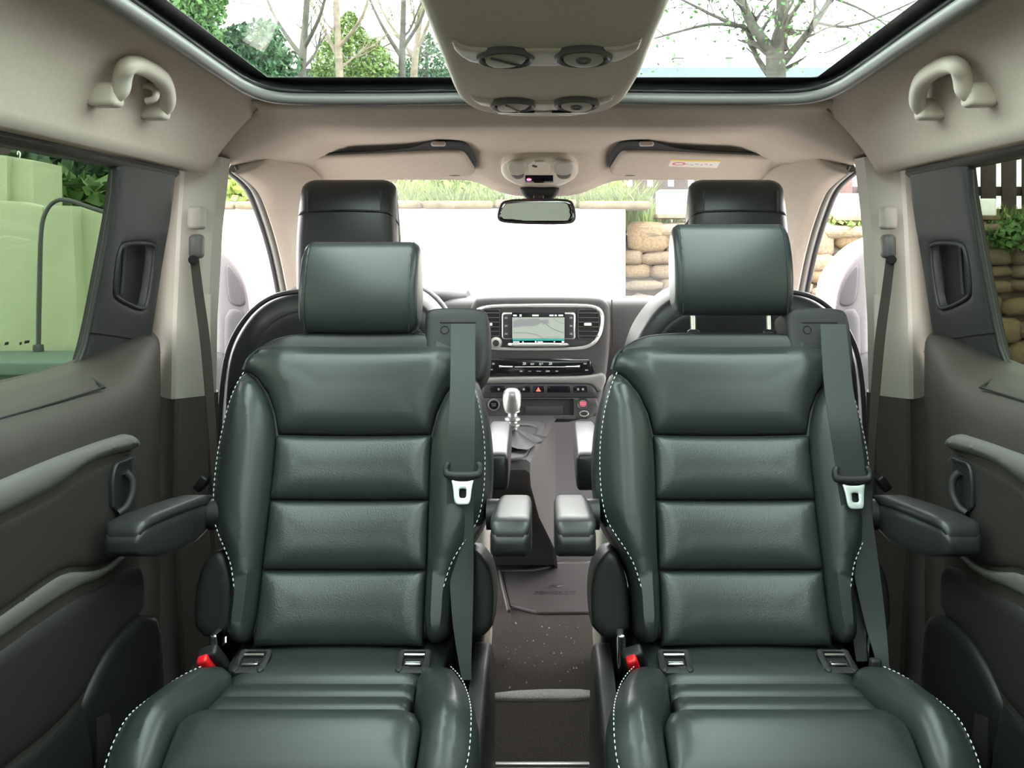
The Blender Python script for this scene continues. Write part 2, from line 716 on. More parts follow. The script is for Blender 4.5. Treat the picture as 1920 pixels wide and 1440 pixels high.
LIP = [(-0.566, -0.62), (-0.57, 0.4), (-0.572, 1.2), (-0.573, 1.62), (-0.570, 1.73), (-0.556, 1.80), (-0.52, 1.836), (-0.46, 1.844), (-0.30, 1.844), (-0.15, 1.835)]
PROF = [(-0.578, 1.468), (-0.60, 1.468), (-0.635, 1.458), (-0.668, 1.437), (-0.693, 1.405), (-0.712, 1.370), (-0.724, 1.340), (-0.731, 1.322), (-0.742, 1.320)]
for MIRROR in (False, True):
    side = 'left' if not MIRROR else 'right'
    lip = catmull([(x, y, zroof(y) - 0.004) for x, y in LIP], 6)
    tube('sunroof_lip', lip, 0.0125, 'roof_lip', ceiling, sides=10, flat=1.0)
    grid('sunroof_recess', [[Vector((p.x - (0.008 if p.y < 1.8 else 0.0), p.y + (0.006 if p.y > 1.78 else 0), p.z + dz)) for p in lip] for dz in (0.0, 0.040)], 'recess', ceiling, 0.006)
    seal = [Vector((p.x + 0.004, p.y - 0.004, p.z + 0.015)) for p in lip]
    tube('sunroof_seal', seal, 0.0045, 'rubber', ceiling, sides=6)
    # side headliner with the rounded end over the pillar
    rows = []
    for y, out, up in ((-1.32, 0, 0), (0.0, 0, 0), (0.8, 0, 0), (1.2, 0, 0), (1.5, 0, 0), (1.7, 0, 0), (1.84, 0, 0), (1.915, 0.001, 0), (1.95, 0.006, 0.0), (1.975, 0.02, 0.004), (1.99, 0.045, 0.01), (1.995, 0.09, 0.02)):
        row = []
        for i, (x, z) in enumerate(PROF):
            zz = z + (zroof(min(y, 1.85)) - 1.468) * max(0, 1 - i / 5)
            yy = y + (0.03 * i / 8 if y > 1.9 else 0)
            xx = x
            if y > 1.84:
                xx = x + 0.03 * sm((y - 1.84) / 0.1) * math.exp(-(i - 3) ** 2 / 6.0)
            row.append(Vector((xx - out, yy, zz + up)))
        rows.append(row)
    grid('side_headliner', rows, 'headliner', ceiling, 0.006, ang=180, flip=True)

    # roof glass
    gz = [(-0.62, y) for y in (-0.64, 0.5, 1.2, 1.86)]
    V, Fc = [], []
    for dz in (0.0, 0.005):
        for y in (-0.66, 0.4, 1.0, 1.5, 1.87):
            for x in (-0.60, -0.16):
                V.append(Vector((x, y, zroof(y) + 0.032 + dz)))
    for i in range(4):
        a = i * 2
        Fc += [(a, a + 2, a + 3, a + 1), (a + 10, a + 11, a + 13, a + 12), (a, a + 10, a + 12, a + 2), (a + 1, a + 3, a + 13, a + 11)]
    Fc += [(0, 1, 11, 10), (8, 18, 19, 9)]
    w = new_obj('window_1' if not MIRROR else 'window_2', V, Fc, 'glass_roof', None, 30)
    tag(w, 'green tinted glass roof panel on the %s of the overhead vent console' % side, 'window', kind='structure')

    # black printed edge of the glass
    for xa, xb, ya, yb in ((-0.60, -0.545, -0.66, 1.80), (-0.60, -0.16, 1.80, 1.868)):
        ys = [ya + (yb - ya) * k / 4 for k in range(5)]
        grid('printed_edge', [[Vector((x, y, zroof(y) + 0.0305)) for x in (xa, xb)] for y in ys], 'rubber', w, 0.001)

    # outer roof and body skin
    sk = thing('trim_1' if not MIRROR else 'trim_2', 'painted outer body skin on the %s side of the van' % side, 'body panel', (-0.9, 0.3, -0.2), kind='structure')
    grid('roof_skin', [[Vector((x, y, z)) for x, z in ((-0.585, zroof(y) + 0.036), (-0.68, zroof(y) + 0.026), (-0.76, 1.45), (-0.80, 1.36), (-0.805, 1.325))] for y in (-1.36, 0.5, 0.78, 1.2, 1.6, 1.9, 2.25)], 'white_paint', sk, 0.004, flip=True)
    grid('body_skin', [[Vector((x, y, z)) for x, z in ((-0.82, 0.935), (-0.88, 0.90), (-0.93, 0.6), (-0.93, 0.1), (-0.90, -0.22), (-0.6, -0.22))] for y in (-1.36, 0.5, 1.95)], 'white_paint', sk, 0.004, flip=True)

    grid('pillar_skin', [[Vector((x, y, z)) for x, z in ((-0.80, 1.37), (-0.855, 1.25), (-0.89, 1.0), (-0.93, 0.85), (-0.945, 0.4), (-0.94, -0.2))] for y in (1.78, 1.9, 2.16)], 'white_paint', sk, 0.004, flip=True)
    # side wall: lower door panel and ledge
    PLAN = [(-0.655, -1.32), (-0.655, 0.0), (-0.655, 0.9), (-0.655, 1.25), (-0.657, 1.37), (-0.664, 1.44), (-0.682, 1.52), (-0.712, 1.62), (-0.750, 1.74), (-0.790, 1.85), (-0.83, 1.93)]
    LEV = [(0.0, 0.030), (0.25, 0.022), (0.5, 0.012), (0.75, 0.003), (0.86, 0.0), (0.895, 0.001), (0.917, 0.008), (0.930, 0.022), (0.936, 0.045), (0.940, 0.10), (0.944, 0.165)]
    rows = []
    for z, off in LEV:
        row = []
        for x, y in PLAN:
            k = 1 - 0.93 * sm((y - 1.36) / 0.5)
            zz = z + (0.03 * sm((y - 1.45) / 0.3) if z > 0.9 else 0)
            row.append(Vector((x - off * k, y, zz)))
        rows.append(row)
    wall = grid('wall_' + side, rows, 'plastic_door', None, 0.01, ang=180, flip=True)
    tag(wall, 'dark moulded side trim panel of the van on the %s' % side, 'wall', kind='structure')
    # slots on the ledge
    LF = Frame((0, 0, 0.9395), (1, 0, 0), (0, 1, 0))
    tube('ledge_groove', [ZW(a, b, 0.9415) for a, b in ((-40, 764), (0, 754), (80, 734), (163, 712))], 0.0035, 'rubber', wall, sides=6)
    tube('ledge_seam', catmull([ZW(a, b, 0.9405) for a, b in ((-40, 795), (0, 785), (100, 756), (175, 733), (197, 727))], 4), 0.0016, 'black_void', wall, sides=5)
    tube('ledge_seam', catmull([ZW(197, 727, 0.942), ZW(180, 715, 0.945), ZW(150, 698, 0.947)], 4), 0.0016, 'black_void', wall, sides=5)

    # the armrest strip, lower card, pocket
    DF = Frame((-0.655, 0, 0.8), (0, 1, 0), (0, 0, 1))
    run = lambda fr, pts: [(0.45, b[1]) if a[0] <= -60 else b for a, b in zip(pts, fr.px(pts))]
    pillow('armrest_strip', run(DF, [(-60, 912), (0, 890), (60, 865), (120, 842), (190, 820), (222, 812), (243, 815), (251, 830), (248, 842), (215, 851), (170, 864), (140, 880), (115, 899), (85, 920), (40, 944), (0, 964), (-60, 994)]), DF, 'plastic_grey', wall, h=0.022, r=0.022, depth=0.004, n=2, res=0.01)
    pillow('door_card', run(DF, [(-60, 998), (0, 968), (85, 926), (120, 903), (150, 882), (215, 857), (247, 848), (256, 880), (252, 930), (240, 1000), (225, 1030), (180, 1062), (150, 1066), (112, 1066), (60, 1098), (0, 1142), (-60, 1190)]), DF, 'door_card', wall, h=0.010, r=0.010, depth=0.004, n=1, res=0.012)
    pillow('pocket_lip', run(DF, [(-60, 1196), (0, 1148), (62, 1103), (112, 1071), (160, 1071), (185, 1066), (230, 1034), (226, 1052), (190, 1082), (120, 1110), (60, 1150), (0, 1192), (-60, 1235)]), DF, 'plastic_grey', wall, h=0.010, r=0.008, depth=0.002, n=1, res=0.01)
    # pull handle in the card
    H2 = Frame((-0.644, 0, 0.8), (0, 1, 0), (0, 0, 1))
    pillow('handle_recess', H2.px([(214, 868), (243, 858), (247, 880), (246, 930), (240, 958), (206, 962), (206, 900)]), H2, 'plastic_black', wall, h=0.003, r=0.004, depth=0.003, n=1, res=0.006)
    hb = tube('pull_handle', catmull([H2.to(*H2.px([q])[0], e) for q, e in (((217, 962), 0.004), ((222, 950), 0.012), ((228, 925), 0.016), ((230, 900), 0.014), ((227, 885), 0.006))], 5), 0.006, 'plastic_dark', wall, sides=8)
    tube('recess_rim', catmull([H2.to(*H2.px([q])[0], 0.003) for q in ((208, 950), (207, 905), (213, 874), (228, 866), (243, 860))], 5), 0.003, 'plastic_dark', wall, sides=6)
    # lower moulded line and kick panel
    KF = Frame((-0.668, 0, 0.4), (0, 1, 0), (0.05, 0, 1))
    pillow('kick_panel', KF.px([(262, 1150), (240, 1165), (205, 1200), (180, 1240), (158, 1285), (140, 1330), (150, 1400), (190, 1480), (300, 1480), (300, 1160)]), KF, 'plastic_black', wall, h=0.014, r=0.02, depth=0.003, n=2, res=0.012)
    pillow('lower_panel', run(KF, [(-60, 1262), (0, 1215), (60, 1172), (130, 1125), (200, 1092), (236, 1066), (266, 1060), (266, 1150), (240, 1165), (205, 1200), (180, 1240), (158, 1285), (143, 1313), (105, 1354), (63, 1393), (0, 1440), (-60, 1490)]), KF, 'door_low', wall, h=0.010, r=0.02, depth=0.003, n=1, res=0.014)
    pillow('step_well', KF.px([(-60, 1496), (0, 1446), (63, 1399), (105, 1360), (140, 1322), (152, 1350), (160, 1400), (166, 1500)]), Frame(KF.to(0, 0, 0.009), KF.u, KF.v), 'mesh_black', wall, h=0.002, r=0.01, depth=0.003, n=0)
    pillow('step_trim', KF.px([(163, 1345), (188, 1335), (194, 1380), (205, 1500), (168, 1500)]), Frame(KF.to(0, 0, 0.014), KF.u, KF.v), 'door_low', wall, h=0.003, r=0.006, depth=0.004, n=0)
    lathe('blind_plug', [(0.0, 0.004), (0.02, 0.004), (0.022, 0.002), (0.022, -0.004)], XW(262, 762, -0.735), (1, 0, 0), 'plastic_door', wall, 20)

    # upper door pillar with the moulded pocket
    UF = Frame((-0.800, 1.6, 0.94), (0, 1, 0), (0.045, 0, 0.38))
    hole = UF.px([(228, 455), (280, 455), (286, 468), (273, 566), (262, 582), (214, 560), (206, 546), (216, 468)])
    pil = pillow('door_pillar', UF.px([(219, 296), (215, 330), (207, 395), (187, 500), (168, 600), (156, 652), (144, 690), (185, 720), (235, 742), (277, 742), (279, 640), (288, 580), (303, 480), (318, 400), (328, 292)]), UF, 'plastic_dark', wall, h=0.008, r=0.014, depth=0.012, n=1, res=0.012, hole=hole)
    UB = Frame(UF.to(0, 0, -0.026), UF.u, UF.v)
    pillow('pocket_back', UB.px([(222, 448), (285, 448), (292, 470), (275, 585), (200, 570), (208, 460)]), UB, 'plastic_black', wall, h=0.004, r=0.02, depth=0.003, n=1)
    rim = [UF.to(a[0], a[1], 0.006) for a in chaikin(hole, 2)]
    tube('pocket_rim', rim, 0.004, 'plastic_dark', wall, sides=8, closed=True)
    tube('pocket_rib', [UB.to(*UB.px([q])[0], 0.006) for q in ((228, 462), (222, 550))], 0.004, 'plastic_dark', wall, sides=6)
    tube('pillar_seam', catmull([UF.to(*UF.px([q])[0], 0.0085) for q in ((160, 622), (200, 627), (240, 633), (278, 637))], 4), 0.0016, 'black_void', wall, sides=5)
    # fillet where the pillar meets the ledge
    tube('window_seal', [UF.to(*UF.px([q])[0], 0.002) for q in ((213, 318), (210, 365), (196, 450), (180, 535), (166, 605), (156, 650), (145, 678), (125, 694), (90, 706), (0, 736), (-80, 762))], 0.006, 'rubber', wall, sides=8)

    # rail above the window
    grid('door_rail', [[Vector((x, y, z)) for y in (-1.32, 0.5, 1.3, 1.86)] for x, z in ((-0.733, 1.326), (-0.742, 1.322), (-0.746, 1.314), (-0.744, 1.308), (-0.752, 1.300), (-0.775, 1.298))], 'plastic_door', wall, 0.006, flip=True)
    tube('rail_seal', [(-0.734, -1.3, 1.324), (-0.734, 1.88, 1.324)], 0.0025, 'rubber', wall, sides=6)
    # rear pillars
    for a, b in ((-1.34, -1.12), (0.26, 0.40)):
        rbox('rear_pillar', (-0.785, (a + b) / 2, 1.13), (0.05, b - a, 0.40), 0.008, 'plastic_dark', wall)

    # side windows
    GF = Frame(UF.to(0, 0, -0.010), UF.u, UF.v)
    front = GF.px([(150, 694), (158, 660), (170, 605), (188, 505), (208, 400), (215, 335), (215, 312), (206, 300)])
    vb = front[0][1]
    vt = front[-1][1]
    poly = [(0.395 - 1.6, vb), (front[0][0], vb)] + front[1:] + [(0.395 - 1.6, vt + 0.004)]
    wn = pillow('window_3' if not MIRROR else 'window_4', poly, GF, 'glass_dark', None, h=0, r=0.01, depth=0.004, n=0)
    tag(wn, 'dark tinted sliding door window on the %s' % side, 'window', kind='structure')
    wn2 = pillow('window_5' if not MIRROR else 'window_6', rect(-1.12 - 1.6, vb, 0.26 - 1.6, vt), GF, 'glass_dark', None, h=0, r=0.01, depth=0.004, n=0)
    tag(wn2, 'dark tinted rear quarter window on the %s, behind the viewpoint' % side, 'window', kind='structure')
    if not MIRROR:
        mk = GF.px([(12, 644), (38, 644)])
        for i, (q, wdt) in enumerate(((mk[0], 0.010), (mk[1], 0.006), (GF.px([(50, 641)])[0], 0.014))):
            pillow('glass_mark', rect(q[0] - wdt / 2, q[1] - 0.0022, q[0] + wdt / 2, q[1] + 0.0022), Frame(GF.to(0, 0, 0.0006), GF.u, GF.v), 'rubber', wn, h=0, r=0.001, depth=0.0003, n=0)

    # pillar between the doors
    tr = thing('trim_3' if not MIRROR else 'trim_4', 'cream upper and dark lower pillar cover beside the %s front seat' % side, 'pillar trim', (-0.80, 2.02, 0), kind='structure')

    def ring(z, O, C, I):
        return [Vector((O[0], O[1], z)), Vector((C[0] - 0.025, C[1] + 0.018, z)), Vector((C[0] - 0.003, C[1] + 0.001, z)), Vector((C[0] + 0.006, C[1] + 0.002, z)), Vector((C[0] + 0.02, C[1] + 0.014, z)), Vector((I[0], I[1], z)), Vector((I[0] + 0.004, I[1] + 0.05, z)), Vector((I[0] - 0.03, I[1] + 0.12, z)), Vector((O[0], O[1] + 0.12, z))]

    loft('upper_cover', [ring(0.829, (-0.905, 2.09), (-0.800, 1.96), (-0.745, 2.01)), ring(1.0, (-0.895, 2.08), (-0.797, 1.96), (-0.742, 2.01)), ring(1.2, (-0.87, 2.07), (-0.790, 1.965), (-0.734, 2.02)), ring(1.36, (-0.84, 2.06), (-0.782, 1.97), (-0.720, 2.03))], 'plastic_cream', tr, ang=25)
    loft('lower_cover', [ring(0.0, (-0.90, 2.05), (-0.745, 1.90), (-0.70, 1.96)), ring(0.3, (-0.90, 2.06), (-0.765, 1.92), (-0.715, 1.98)), ring(0.6, (-0.90, 2.08), (-0.790, 1.945), (-0.738, 2.00)), ring(0.829, (-0.90, 2.095), (-0.795, 1.966), (-0.742, 2.016))], 'plastic_door', tr, ang=25)
    rbox('slide_plate', tuple(XW(381, 590, -0.752) + Vector((0.008, -0.004, -0.03))), (0.022, 0.006, 0.15), 0.002, 'plastic_cream', tr)

    # front screen pillar
    Dc = catmull([(-0.742, 2.18, 1.352), (-0.748, 2.35, 1.318), (-0.768, 2.52, 1.248), (-0.792, 2.70, 1.150), (-0.815, 2.86, 1.030), (-0.82, 2.93, 0.93)], 6)
    Sc = catmull([(-0.70, 2.30, 1.405), (-0.665, 2.56, 1.388), (-0.648, 2.735, 1.371), (-0.668, 2.93, 1.25), (-0.70, 3.15, 1.10), (-0.72, 3.32, 0.98)], 6)
    rows = []
    for a, b in zip(Dc, Sc):
        row = []
        for k in range(7):
            t = k / 6
            p = a.lerp(b, t)
            bul = 0.022 * math.sin(math.pi * t)
            row.append(p + Vector((bul, -bul, 0)))
        rows.append(row)
    grid('screen_pillar', rows, 'headliner', ceiling, 0.02, ang=180, flip=False)
    for off, rr in ((0.0, 0.011), (0.024, 0.009)):
        tube('door_seal', [Vector((p.x - off, p.y + off * 0.6, p.z - 0.004)) for p in Dc], rr, 'plastic_dash_dark' if off else 'plastic_grey', ceiling, sides=8)
    rbox('door_sill', (-0.80, 2.55, 0.0), (0.20, 1.1, 0.06), 0.01, 'plastic_dark', tr)
MIRROR = False

# windscreen
w = grid('window_7', [[Vector((0.66 * a + 0.0, 2.74, 1.376)), Vector((0.72 * a, 3.12, 1.15)), Vector((0.78 * a, 3.52, 0.93))] for a in (-1, -0.5, 0, 0.5, 1)], 'glass_clear', None, 0.004)
tag(w, 'clear windscreen above the dashboard', 'window', kind='structure')
# outer front roof
sk = thing('trim_5', 'painted outer roof skin above the front seats', 'body panel', (0, 2.3, 1.5), kind='structure')
grid('roof_skin', [[Vector((x, y, z)) for x in (-0.72, -0.3, 0.3, 0.72)] for y, z in ((1.872, 1.497), (2.05, 1.492), (2.25, 1.486), (2.5, 1.462), (2.75, 1.385))], 'white_paint', sk, 0.004)
grid('roof_spine', [[Vector((x, y, zroof(y) + 0.050)) for x in (-0.175, 0.175)] for y in (-0.7, 0.5, 1.2, 1.9)], 'white_paint', sk, 0.004)
grid('roof_rear', [[Vector((x, y, 1.56)) for x in (-0.75, 0, 0.75)] for y in (-1.4, -0.64)], 'white_paint', sk, 0.004)
# tailgate behind the viewpoint
tg = thing('door_1', 'closed tailgate with tinted rear window behind the viewpoint', 'door', (0, -1.34, 0), kind='structure')
rbox('tailgate_lower', (0, -1.34, 0.44), (1.75, 0.06, 1.0), 0.01, 'plastic_dark', tg)
rbox('tailgate_upper', (0, -1.34, 1.47), (1.6, 0.06, 0.16), 0.01, 'headliner', tg)
for s_ in (-1, 1):
    rbox('tailgate_side', (s_ * 0.77, -1.34, 1.15), (0.18, 0.06, 0.50), 0.01, 'plastic_dark', tg)
pillow('rear_pane', rect(-0.69, 0.93, 0.69, 1.41), Frame((0, -1.335, 0), (1, 0, 0), (0, 0, 1)), 'glass_dark', tg, h=0, r=0.01, depth=0.004, n=0)
# ------------------------------------------------------------------ rear-facing middle seats
SX, SD = -0.335, 1.50                        # seat centre, depth of the backrest foot
BZ = CZ - (1205 - CY) * SD / F
TZ = CZ - (628 - CY) * 1.68 / F
BK = Frame((SX, SD, BZ), (1, 0, 0), (0, 0.18, TZ - BZ))
BH = math.hypot(0.18, TZ - BZ)


def bv(py):                                  # picture row on the backrest plane -> height along the backrest
    return BK.uv(BK.hit(657, py))[1]


OUT = [(1205, 0.178), (1160, 0.184), (1100, 0.184), (1060, 0.194), (1030, 0.208), (1000, 0.225), (970, 0.238), (920, 0.245), (860, 0.246), (810, 0.242), (760, 0.233), (725, 0.222), (697, 0.209)]
INN = [(697, 0.209), (703, 0.196), (712, 0.184), (740, 0.163), (775, 0.148), (815, 0.139), (860, 0.136), (950, 0.137), (1060, 0.139), (1205, 0.138)]
TOP = [(697, 0.209), (672, 0.200), (650, 0.180), (638, 0.150), (631, 0.11), (628, 0.06), (627, 0.0)]


def bowl(u, v):                              # gentle hollow of the back between the bolsters
    return 0.016 * min(1.0, (abs(u) / 0.14) ** 2) - 0.012 * math.sin(math.pi * max(0, min(1, v / BH)))


def make_mid_seat(label):
    t = thing('captain_seat', label, 'seat', (SX, 1.45, 0), 'rear-facing seats in the middle row')
    # back shell
    o = [(-w, bv(p)) for p, w in OUT] + [(-w, bv(p) + 0.008) for p, w in TOP[1:-1]] + [(w, bv(p) + 0.008) for p, w in reversed(TOP)] + [(w, bv(p)) for p, w in reversed(OUT[:-1])]
    shell = Frame(BK.to(0, 0, -0.006), BK.u, BK.v)
    pillow('back_shell', [(a * 0.985, b) for a, b in o], shell, 'plastic_black', t, h=0.010, r=0.02, depth=0.075, n=1, res=0.015, base=lambda u, v: bowl(u, v) - 0.012)
    # top panel
    tp = [(-w, bv(p)) for p, w in TOP] + [(w, bv(p)) for p, w in reversed(TOP[:-1])]
    tp += [(w - 0.003, bv(p)) for p, w in INN[1:6]] + [(-w + 0.003, bv(p)) for p, w in reversed(INN[1:6])]
    tp = tp[::-1]
    pillow('top_panel', tp, BK, 'leather', t, h=0.026, r=0.062, depth=0.02, n=0, crisp=True, res=0.009, base=lambda u, v: bowl(u, v) - 0.004 - 0.035 * sm((v - bv(690)) / (BH - bv(690))) ** 1.5)
    # three centre panels
    for a, b in ((817, 938), (938, 1070), (1070, 1212)):
        v0, v1 = bv(b) + 0.001, bv(a) - 0.001
        pillow('centre_panel', [(-0.1385, v0), (0.1385, v0), (0.1375, v1), (-0.1375, v1)], BK, 'leather_perforated', t, h=0.022, r=0.052, depth=0.02, n=0, crisp=True, res=0.009, base=bowl)
    # bolsters
    for s in (-1, 1):
        pl = [(s * w, bv(p)) for p, w in OUT] + [(s * (w + 0.001), bv(p)) for p, w in INN[1:]]
        bs = lambda u, v: bowl(u, v) - 0.022 * sm((abs(u) - 0.19) / 0.06) - 0.02 * sm((v - bv(760)) / (BH * 0.2))
        b = pillow('bolster', pl, BK, 'leather', t, h=0.046, r=0.048, depth=0.05, n=2, res=0.009, base=bs)
        path = []
        for p, w in catmull([(p, w) for p, w in OUT[2:]], 6):
            u = s * (w - 0.0115)
            tt = min(1, 0.0115 / 0.048)
            path.append(BK.to(u, bv(p), bs(u, bv(p)) + 0.046 * math.sqrt(1 - (1 - tt) ** 2) + 0.0004))
        dashes('stitching', path, 'stitch', b)
    # seam piping round the top panel
    pts = [(-w, bv(p)) for p, w in TOP] + [(w, bv(p)) for p, w in reversed(TOP[:-1])]
    tube('piping', [BK.to(a, b + 0.002, bowl(a, b) - 0.004 - 0.035 * sm((b - bv(690)) / (BH - bv(690))) ** 1.5 + 0.002) for a, b in catmull(pts, 4)], 0.0028, 'leather', t, sides=6)

    # cushion
    CU = Frame((SX, 0, 0.472), (1, 0, 0), (0, 1, 0))
    lift = lambda u, v: 0.002 + 0.022 * max(0, min(1, (1.46 - v) / 0.22)) - 0.040 * sm((1.275 - v) / 0.13) ** 1.3
    YS = [1.60, 1.386, 1.337, 1.286, 1.172]
    for i in range(4):
        y1, y0 = YS[i] - 0.0008, YS[i + 1] + 0.0008
        if i == 0:
            pl = [(-0.178, y1), (0.178, y1), (0.176, 1.46), (0.140, y0), (-0.140, y0), (-0.176, 1.46)]
        elif i == 3:
            pl = [(-0.147, y1), (0.147, y1), (0.158, 1.275), (0.168, 1.245), (0.165, y0), (0.08, y0), (-0.08, y0), (-0.165, y0), (-0.168, 1.245), (-0.158, 1.275)]
        else:
            pl = [(-0.143, y1), (0.143, y1), (0.145, y0), (-0.145, y0)]
        pillow('seat_panel', pl, CU, 'leather', t, h=0.012 if i in (1, 2) else 0.022, r=0.020 if i in (1, 2) else 0.055, depth=0.09, n=0, crisp=True, res=0.009, base=lift)
    for s in (-1, 1):
        pl = [(s * 0.139, 1.40), (s * 0.150, 1.415), (s * 0.180, 1.418), (s * 0.205, 1.405), (s * 0.228, 1.35), (s * 0.244, 1.29), (s * 0.250, 1.23), (s * 0.249, 1.19), (s * 0.235, 1.166), (s * 0.205, 1.162), (s * 0.167, 1.166), (s * 0.170, 1.245), (s * 0.160, 1.277), (s * 0.148, 1.315), (s * 0.145, 1.352)]
        bs = lambda u, v: 0.0 + 0.018 * max(0, min(1, (1.46 - v) / 0.22)) - 0.044 * sm((1.275 - v) / 0.13) ** 1.3 - 0.012 * sm((abs(u) - 0.20) / 0.05)
        b = pillow('seat_bolster', pl, CU, 'leather', t, h=0.046, r=0.050, depth=0.12, n=2, res=0.009, base=bs)
        ed = catmull([(0.197, 1.403), (0.221, 1.35), (0.236, 1.29), (0.242, 1.23), (0.241, 1.19), (0.236, 1.172)], 8)
        path = []
        for a in ed:
            u = s * (a[0] - 0.004)
            path.append(CU.to(u, a[1], bs(u, a[1]) + 0.046 * math.sqrt(1 - (1 - 0.012 / 0.05) ** 2)))
        dashes('stitching', path, 'stitch', b)
    # front face and piping of the cushion
    pillow('front_panel', [(-0.232, 0.33), (0.232, 0.33), (0.236, 0.452), (0.12, 0.462), (-0.12, 0.462), (-0.236, 0.452)], Frame((SX, 1.180, 0), (1, 0, 0), (0, 0, 1)), 'leather', t, h=0.015, r=0.03, depth=0.03, n=1)
    tube('front_piping', catmull([(SX - 0.235, 1.174, 0.462), (SX - 0.15, 1.170, 0.474), (SX, 1.168, 0.478), (SX + 0.15, 1.170, 0.474), (SX + 0.235, 1.174, 0.462)], 6), 0.0028, 'leather', t, sides=6)
    # pedestal
    rbox('base_frame', (SX, 1.42, 0.24), (0.40, 0.46, 0.29), 0.02, 'plastic_black', t)
    rbox('rear_cover', (SX, 1.63, 0.42), (0.46, 0.04, 0.26), 0.012, 'plastic_black', t)
    for s in (-1, 1):
        sy = Frame((SX + s * 0.238, 0, 0), (0, 1, 0), (0, 0, 1)) if s > 0 else Frame((SX + s * 0.238, 0, 0), (0, -1, 0), (0, 0, 1))
        k = 1 if s > 0 else -1
        pillow('side_shield', [(k * 1.20, 0.30), (k * 1.20, 0.40), (k * 1.40, 0.44), (k * 1.52, 0.47), (k * 1.62, 0.46), (k * 1.66, 0.30), (k * 1.68, 0.05), (k * 1.30, 0.05)], sy, 'plastic_black', t, h=0.012, r=0.02, depth=0.02, n=1)
        rbox('floor_foot', (SX + s * 0.20, 1.45, 0.05), (0.06, 0.60, 0.10), 0.01, 'plastic_black', t)
        # recliner cover beside the backrest foot
        RC = Frame((SX, 1.53, 0.5), (1, 0, 0), (0, 0.2, 1))
        pillow('recliner_cover', [(s * 0.186, -0.005), (s * 0.250, 0.0), (s * 0.256, 0.06), (s * 0.250, 0.105), (s * 0.235, 0.13), (s * 0.214, 0.145), (s * 0.20, 0.12), (s * 0.188, 0.08)], RC, 'plastic_black', t, h=0.010, r=0.012, depth=0.10, n=1)
        rbox('hinge_strut', (SX + s * 0.205, 1.50, 0.475), (0.014, 0.03, 0.09), 0.004, 'chrome', t)
    # isofix frames
    IF = Frame((SX, 1.432, 0.5005), (1, 0, 0), (0, 1, 0.22))
    for s in (-1, 1):
        c = s * 0.128 + 0.003
        fo = rrect(c - 0.026, -0.026, c + 0.026, 0.030, 0.008)
        fi = rrect(c - 0.016, -0.014, c + 0.016, 0.024, 0.003)
        f = pillow('anchor_frame', fo, IF, 'plastic_dark', t, h=0.003, r=0.003, depth=0.006, n=0, hole=fi)
        pillow('anchor_well', rrect(c - 0.018, -0.016, c + 0.018, 0.026, 0.003), Frame(IF.to(0, 0, -0.003), IF.u, IF.v), 'black_void', f, h=0, r=0.01, depth=0.003, n=0)
        tube('anchor_bar', [IF.to(c - 0.016, 0.016, 0.001), IF.to(c + 0.016, 0.016, 0.001)], 0.0025, 'chrome', f, sides=8)
        rbox('anchor_latch', IF.to(c, -0.006, 0.0), (0.026, 0.008, 0.006), 0.0015, 'chrome', f)
    # belt buckle
    bk = W(388, 1250, 1.43)
    R = Matrix.Rotation(math.radians(-18), 3, 'Y') @ Matrix.Rotation(math.radians(30), 3, 'X')
    rbox('buckle_housing', bk + Vector((0.006, 0.01, 0.006)), (0.034, 0.022, 0.05), 0.006, 'plastic_black', t, rot=R)
    rbox('release_button', bk + Vector((0.002, -0.006, 0.005)), (0.018, 0.016, 0.038), 0.005, 'red_plastic', t, rot=R)
    # armrests
    for s in (-1, 1):
        ax = SX + (0.289 if s > 0 else -0.263)
        y0, y1 = 1.288, 1.60
        rings = []
        padr = []
        for y, wd_, zt, zb in ((1.288, 0.020, 0.744, 0.722), (1.292, 0.026, 0.755, 0.716), (1.302, 0.029, 0.760, 0.711), (1.34, 0.030, 0.758, 0.698), (1.42, 0.030, 0.748, 0.678), (1.50, 0.029, 0.737, 0.668), (1.56, 0.026, 0.727, 0.670), (1.60, 0.018, 0.716, 0.682)):
            rings.append([Vector((ax + a * wd_, y, zb + b * (zt - zb - 0.010))) for a, b in rrect(-1, 0, 1, 1, 0.22, 3)])
            padr.append([Vector((ax + a * wd_ * 1.0, y + 0.003, zt - 0.014 + b * 0.016)) for a, b in rrect(-1, 0, 1, 1, 0.4, 4)])
        arm = loft('armrest', rings, 'leather_back', t, flip=True)
        loft('armrest_pad', padr, 'leather_back', arm, flip=True)
        lathe('armrest_pivot', [(0.0, -0.02), (0.026, -0.02), (0.026, 0.03), (0.0, 0.03)], (ax - s * 0.02, 1.565, 0.695), (-s, 0, 0), 'plastic_black', arm, 16)
    # belt outlet tower
    TW = Frame((SX, 1.655, 0.9), (1, 0, 0), (0, 0.30, 1))
    tower = pillow('belt_tower', [(p[0] - 0 * SX, p[1]) for p in TW.px([(803, 580), (850, 577), (906, 579), (916, 592), (918, 640), (916, 690), (904, 716), (880, 724), (805, 726), (798, 660), (797, 592)])], TW, 'plastic_dark', t, h=0.010, r=0.012, depth=0.075, n=1, res=0.008)
    sl = TW.px([(826, 607), (893, 607)])
    tube('belt_slot', [TW.to(sl[0][0], sl[0][1], 0.0095), TW.to(sl[1][0], sl[1][1], 0.0095)], 0.0018, 'black_void', tower, sides=6)
    q = TW.px([(835, 621)])[0]
    lathe('screw_hole', [(0.0, 0.0), (0.006, 0.0), (0.0075, 0.0015), (0.0085, 0.0)], TW.to(q[0], q[1], 0.0096), TW.w, 'black_void', tower, 16)
    return t


